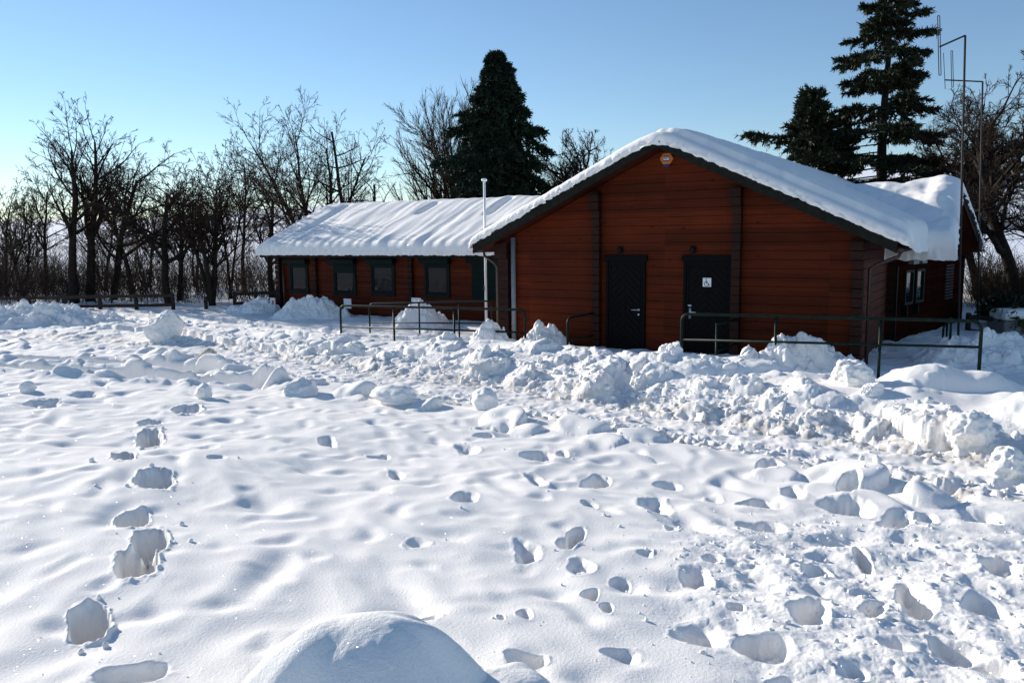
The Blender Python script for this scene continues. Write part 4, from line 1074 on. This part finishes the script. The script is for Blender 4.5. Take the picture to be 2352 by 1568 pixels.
T_L = [  # left wood
 (172, 32, 208, dict(ALDER, wind=np.array([-.06, 0, 0]), levels=4), 11, 'tall bare tree leaning left with a windswept top over the left fence', (-.10, 0), .20, .8, 1),
 (207, 33, 216, dict(ALDER, wind=np.array([.05, 0, 0])), 12, 'tall straight bare tree with a forked fan shaped top at left', (.01, 0), .20, .8, 1),
 (15, 35, 395, ALDER, 13, 'thin bare tree at the very left edge of the wood', (-.02, 0), .10, .8, 2),
 (62, 36, 430, ALDER, 14, 'low bushy bare tree second from the left edge', (0, 0), .10, .8, 2),
 (110, 38, 380, ALDER, 15, 'slender bare tree just left of the tall leaning tree', (.03, 0), .11, .8, 1),
 (262, 34, 318, OAK, 16, 'dense bare tree with tangled branches right of the straight tall tree', (.03, 0), .15, .7, 1),
 (305, 36, 340, ALDER, 17, 'bare tree with upright twigs right of the tangled one', (-.02, 0), .12, .75, 1),
 (392, 31, 335, OAK, 18, 'bare tree with a thick trunk leaning left behind the fence end', (-.16, 0), .17, .74, 1),
 (412, 33, 380, ALDER, 19, 'bare tree with crossing boughs beside the fence end', (.05, 0), .12, .75, 1),
 (487, 30, 318, ALDER, 20, 'bushy many stemmed bare tree standing between the two fences', (0, 0), .15, .8, 4),
 (530, 34, 345, ALDER, 21, 'thin bare tree right of the many stemmed one', (.02, 0), .09, .8, 2),
 (565, 37, 305, ALDER, 22, 'slender spire of a bare tree before the left end of the cabin', (.0, 0), .10, .85, 1),
 (627, 31, 360, OAK, 23, 'spreading bare tree at the left end of the cabin roof', (-.06, 0), .13, .75, 1),
 (240, 40, 420, ALDER, 24, 'bare tree deep in the wood behind the tall pair', (0, 0), .11, .8, 2),
 (345, 42, 420, ALDER, 25, 'bare tree deep in the wood behind the leaning trunk', (0, 0), .11, .8, 2),
 (452, 41, 400, ALDER, 26, 'bare tree in the back row behind the lone post', (0, 0), .11, .8, 2),
]
for (px, Y, yt, prm, seed, lab, lean, r, hf, st_) in T_L:
    bare_tree(px, Y, yt, prm, seed, lab, lean, r, hf, stems=st_, spread=.16)
# behind the cabin
bare_tree(735, 38, 190, dict(ALDER, kids=[15, 9, 7, 6]), 31, 'wide bare tree of several stems rising behind the left roof', (0, 0), .19, .85, 0, 4, .24)
bare_tree(692, 37, 395, ALDER, 32, 'small bare tree behind the left corner of the roof', (-.03, 0), .1, .8, 0, 1)
bare_tree(808, 36, 272, dict(OAK, kids=[9, 5, 5, 4], ang=[75, 55, 45, 40], len=[(.18, .4), (.4, .6), (.4, .6), (.4, .7)], up=[0, -.1, -.1, -.1], start=[.35, .2, .2, .1], wig=[.02, .15, .2, .2]), 33, 'straight broken trunk with drooping side branches behind the roof', (0, 0), .13, .95, 0)
bare_tree(860, 40, 330, dict(OAK, kids=[8, 7, 6, 4]), 34, 'loose bare tree between the broken trunk and the fan shaped tree', (.05, 0), .12, .75, 0)
bare_tree(1040, 40, 172, FAN, 35, 'bare tree of straight branches fanning out left of the dark conifer', (-.03, 0), .24, .5, 0, 1)
bare_tree(1330, 38, 286, dict(OAK, kids=[17, 10, 9, 8], more=3, start=[.45, .2, .15, .1]), 36, 'round headed oak like bare tree between conifer and gable', (.03, 0), .2, .55, 0)
bare_tree(1262, 40, 310, OAK, 37, 'thin bare tree showing beside the right flank of the conifer', (0, 0), .1, .75, 0)
bare_tree(1420, 42, 318, OAK, 38, 'bare tree just left of the snowy gable peak', (.02, 0), .15, .6, 0)
bare_tree(1745, 46, 330, ALDER, 39, 'few bare twigs peeping over the right gable slope', (0, 0), .08, .85, 0)
# right
bare_tree(2335, 26, 150, dict(OAK, kids=[15, 10, 9, 8], more=3), 41, 'big spreading bare tree with a stout trunk at the right edge', (-.16, 0), .19, .62)
bare_tree(2245, 30, 180, dict(OAK, kids=[18, 11, 9, 8], ang=[40, 42, 42, 40], more=3), 42, 'bare tree with fine round crown behind the aerial masts', (-.02, 0), .16, .7)
bare_tree(2440, 25, 0, dict(ALDER, kids=[22, 10, 8, 7], start=[.2, .2, .1, .1], ang=[46, 40, 36, 36]), 43, 'bare tree reaching in from beyond the right edge', (-.04, 0), .18, .75)
bare_tree(2150, 34, 330, OAK, 44, 'low bare tree between fir and masts', (0, 0), .12, .65)

# undergrowth of the wood: a mass of thin stems nobody could count
ug = Tubes(); rg = np.random.default_rng(99)
for k in range(3300):
    px = (-120 + 775 * rg.random() ** 1.9) if k < 2700 else rg.uniform(2230, 2420); Y = rg.uniform(31.5, 46) if k < 2700 else rg.uniform(24, 34)
    c = at(px, 700, Y); hgt = rg.uniform(.6, 3.6) * (.6 + .5 * math.sin(px * .013 + 1) ** 2) * (1 if k < 2700 else .6)
    p = np.array([c[0], c[1], .1]); d = np.array([rg.normal(0, .3), rg.normal(0, .3), 1]); pts = [p]
    for i in range(4):
        d = unit(d + rg.normal(0, .16, 3)); pts.append(pts[-1] + d * hgt / 4)
    ug.tube(pts, np.linspace(rg.uniform(.007, .018), .005, 5), 3)
    for j in range(5):
        q = pts[rg.integers(1, 5)]; d2 = unit(np.array([rg.normal(0, .6), rg.normal(0, .6), .7])); l2 = rg.uniform(.3, 1.0)
        ug.tube([q, q + d2 * l2 * .5, q + d2 * l2 + rg.normal(0, .08, 3)], [.006, .005, .004], 3)
o = ug.build('undergrowth', M['twig'], None); tag(o, 'tangle of thin bare stems and scrub filling the wood floor', 'undergrowth', kind='stuff')

# ------------------------------------------------------------------ conifers
class Blades:
    def __init__(s): s.V = []; s.n = 0
    def spray(s, rg, p, d, L, w, n, droop, size):
        """needle blades along a twig"""
        t_ = rg.random(n)[:, None]
        base = p + d * L * t_ + np.array([0, 0, -droop]) * (t_ ** 2) * L
        side = rg.normal(size=(n, 3)); dir_ = d * .8 + side * .55 + np.array([0, 0, -.25 * droop]); dir_ /= np.linalg.norm(dir_, axis=1, keepdims=True)
        ww = np.cross(dir_, rg.normal(size=(n, 3))); ww /= np.linalg.norm(ww, axis=1, keepdims=True) + 1e-9
        ln = size * rg.uniform(.6, 1.3, (n, 1)); hw = w * rg.uniform(.6, 1.3, (n, 1))
        a = base - ww * hw; b = base + ww * hw; c = base + dir_ * ln + ww * hw * .3; e = base + dir_ * ln - ww * hw * .3
        s.V.append(np.stack([a, b, c, e], 1).reshape(-1, 3)); s.n += n
    def build(s, name, mat, parent):
        V = np.concatenate(s.V); F = np.arange(len(V)).reshape(-1, 4); return npmesh(name, V, F, mat, False, parent)
def conifer(px, Y, ytop, zb, prof, label, seed, mat, dens=1.0, side=0.0, tuft=0.0, lo=.55, hi=1.12, leader=None, droop=.3, gap=.35, rise=.2, size=.16, w=.03, lean_b=None, blades=34):
    c = at(px, 500, Y); th_ = thing('conifer', (c[0], c[1], zb), label, 'conifer')
    top = at(px, ytop, Y)[2] - zb; rg = np.random.default_rng(seed)
    tk, bl = Tubes(), Blades(); br = tk
    zz = np.linspace(0, top, 14); tk.tube(np.stack([.05 * np.sin(zz * .7), .05 * np.cos(zz), zz], -1), np.interp(zz, [0, top], [.30, .03]), 8)
    z = prof[0][0] * top
    while z < top * .995:
        f = z / top; R_ = np.interp(f, [q[0] for q in prof], [q[1] for q in prof])
        nb = max(3, int(7 * dens))
        a0 = rg.uniform(0, 6.28)
        for k in range(nb):
            an = a0 + k * 2 * PI / nb + rg.normal(0, .25); L = R_ * rg.uniform(lo, hi) * (1 - side * math.cos(an) * (f < .62)) * (1 + tuft * mnoise.noise(Vector((math.cos(an) * 1.5, math.sin(an) * 1.5, z * .9))))
            if L < .1: L = .12
            d = unit(np.array([math.cos(an), math.sin(an), rise * rg.uniform(-.4, 1.4)]))
            n = 6; pts = [np.array([0, 0, z])]; dd = d.copy()
            for i in range(n):
                dd = unit(dd + np.array([0, 0, (-droop if i < n * .6 else droop * 1.1)]) * .35 + rg.normal(0, .05, 3)); pts.append(pts[-1] + dd * L / n)
            br.tube(pts, np.linspace(.035 * min(1, L / 2) + .006, .006, n + 1), 4)
            m = int(10 * L / 1.5 * dens) + 4
            for j in range(m):
                q = rg.uniform(.12, 1) ** .8; i = min(n - 1, int(q * n)); p = pts[i] + (pts[i + 1] - pts[i]) * (q * n - i)
                sd_ = unit(np.cross(dd, [0, 0, 1.])) * rg.choice([-1, 1]) * rg.uniform(.5, 1) + unit(pts[i + 1] - pts[i]) * .7 + np.array([0, 0, rg.uniform(-.35, .2)])
                bl.spray(rg, p, unit(sd_), (.25 + .30 * L * (1.1 - q)) * rg.uniform(.6, 1.2), w, blades, droop, size)
            bl.spray(rg, pts[-2], unit(pts[-1] - pts[-3]), L / n * 1.4 + .1, w, blades, 0, size)
        z += gap * rg.uniform(.7, 1.3) * (1.2 - .6 * f)
    if leader:                      # a side limb that has turned upwards
        dx_, z0_, z1_, R0 = leader
        tk.tube([(0, 0, z0_ - .5), (dx_ * .5, 0, z0_ - .35), (dx_ * .9, 0, z0_ + .1), (dx_, 0, z0_ + .8), (dx_, 0, z1_)], [.07, .06, .05, .04, .01], 8)
        zq = z0_ - .2
        while zq < z1_:
            ff = (zq - z0_) / (z1_ - z0_); R2 = R0 * max(.12, 1 - max(ff, 0)) 
            for k in range(7):
                an = rg.uniform(0, 6.28); d = unit(np.array([math.cos(an), math.sin(an), rg.uniform(-.1, .5)])); L = R2 * rg.uniform(.5, 1.2); p0_ = np.array([dx_, 0, zq])
                tk.tube([p0_, p0_ + d * L], [.015, .006], 8)
                for q in (.3, .55, .8, 1.0): bl.spray(rg, p0_ + d * L * q, unit(d + rg.normal(0, .5, 3)), .4, w, blades, droop, size)
            zq += .2
        for h in np.linspace(z0_ - 2.2, z0_ + .9, 11):      # layered boughs filling the side towards it
            e_ = np.array([dx_ * rg.uniform(.75, 1.15), rg.normal(0, .7), h + rg.uniform(-.3, .2)])
            tk.tube([(0, 0, h + .1), e_ * [.5, .5, 0] + np.array([0, 0, h - .05]), e_], [.03, .02, .007], 4)
            for q in np.linspace(.3, 1, 13):
                for sg in (-1, 1): bl.spray(rg, np.array([e_[0] * q, e_[1] * q, h + (e_[2] - h) * q]), unit(np.array([-.6, sg * rg.uniform(.3, 1), rg.normal(-.1, .2)])), .6, w, blades, droop, size)
        for q in np.linspace(.25, 1, 12): bl.spray(rg, np.array([dx_ * q, 0, z0_ - .4]), unit(np.array([-.5, rg.normal(0, .8), rg.normal(0, .3)])), .7, w, blades * 2, droop, size)
    tk.build('trunk', M['bark'], th_); bl.build('crown', mat, th_)
    return th_, top
conifer(1143, 37, 118, 0, [(.15, 3.2), (.42, 2.8), (.6, 2.2), (.75, 1.55), (.88, .88), (.95, .45), (1, .1)], 'dense dark conifer with a blunt spire behind the left roof', 51, M['needle'], 1.2, droop=.50, gap=.36, rise=.02, size=.22, w=.042, blades=44, tuft=1.2, lo=.35, hi=1.42, side=-.12)
conifer(2022, 33, -60, 0, [(.30, 4.2), (.42, 4.4), (.50, 4.2), (.57, 3.4), (.61, 1.7), (.66, 1.7), (.75, 1.95), (.84, 1.45), (.93, .95), (1, .3)], 'tall open fir with layered branches rising out of the top of the picture', 52, M['needle2'], 1.15, droop=.18, gap=.86, rise=.14, size=.185, w=.034, blades=40, side=.2, tuft=.6, hi=1.05, leader=(-2.9, 6.1, 8.2, 1.0))
# evergreen bushes at the right edge
def bush(px, Y, w, h, label, seed, mat, n=2600):
    c = at(px, 700, Y); z = gz(c[0], c[1]) - .1; th_ = thing('evergreen_bush', (c[0], c[1], z), label, 'bush', 'bushes at the right edge')
    rg = np.random.default_rng(seed); bl = Blades(); st_ = Tubes()
    for k in range(14):
        d = unit(np.array([rg.normal(0, .6), rg.normal(0, .6), 1])); L = h * rg.uniform(.6, 1)
        st_.tube([np.zeros(3), d * L * .5, d * L], [.02, .012, .006], 4)
        for j in range(16):
            q = rg.uniform(.2, 1); bl.spray(rg, d * L * q, unit(np.array([rg.normal(0, 1), rg.normal(0, 1), rg.uniform(-.2, .8)])), w * rg.uniform(.3, .6), .03, n // 220, .2, .13)
    st_.build('stems', M['bark'], th_); bl.build('foliage', mat, th_)
bush(2325, 20.5, .8, 1.0, 'dark green evergreen bush under the big right tree', 61, M['needle'])
bush(2348, 19.5, .7, .8, 'yellowish green bush against the right edge', 62, M['bush'])
bush(2290, 22, .6, .45, 'low olive bush beside the rails at right', 63, M['bush'])
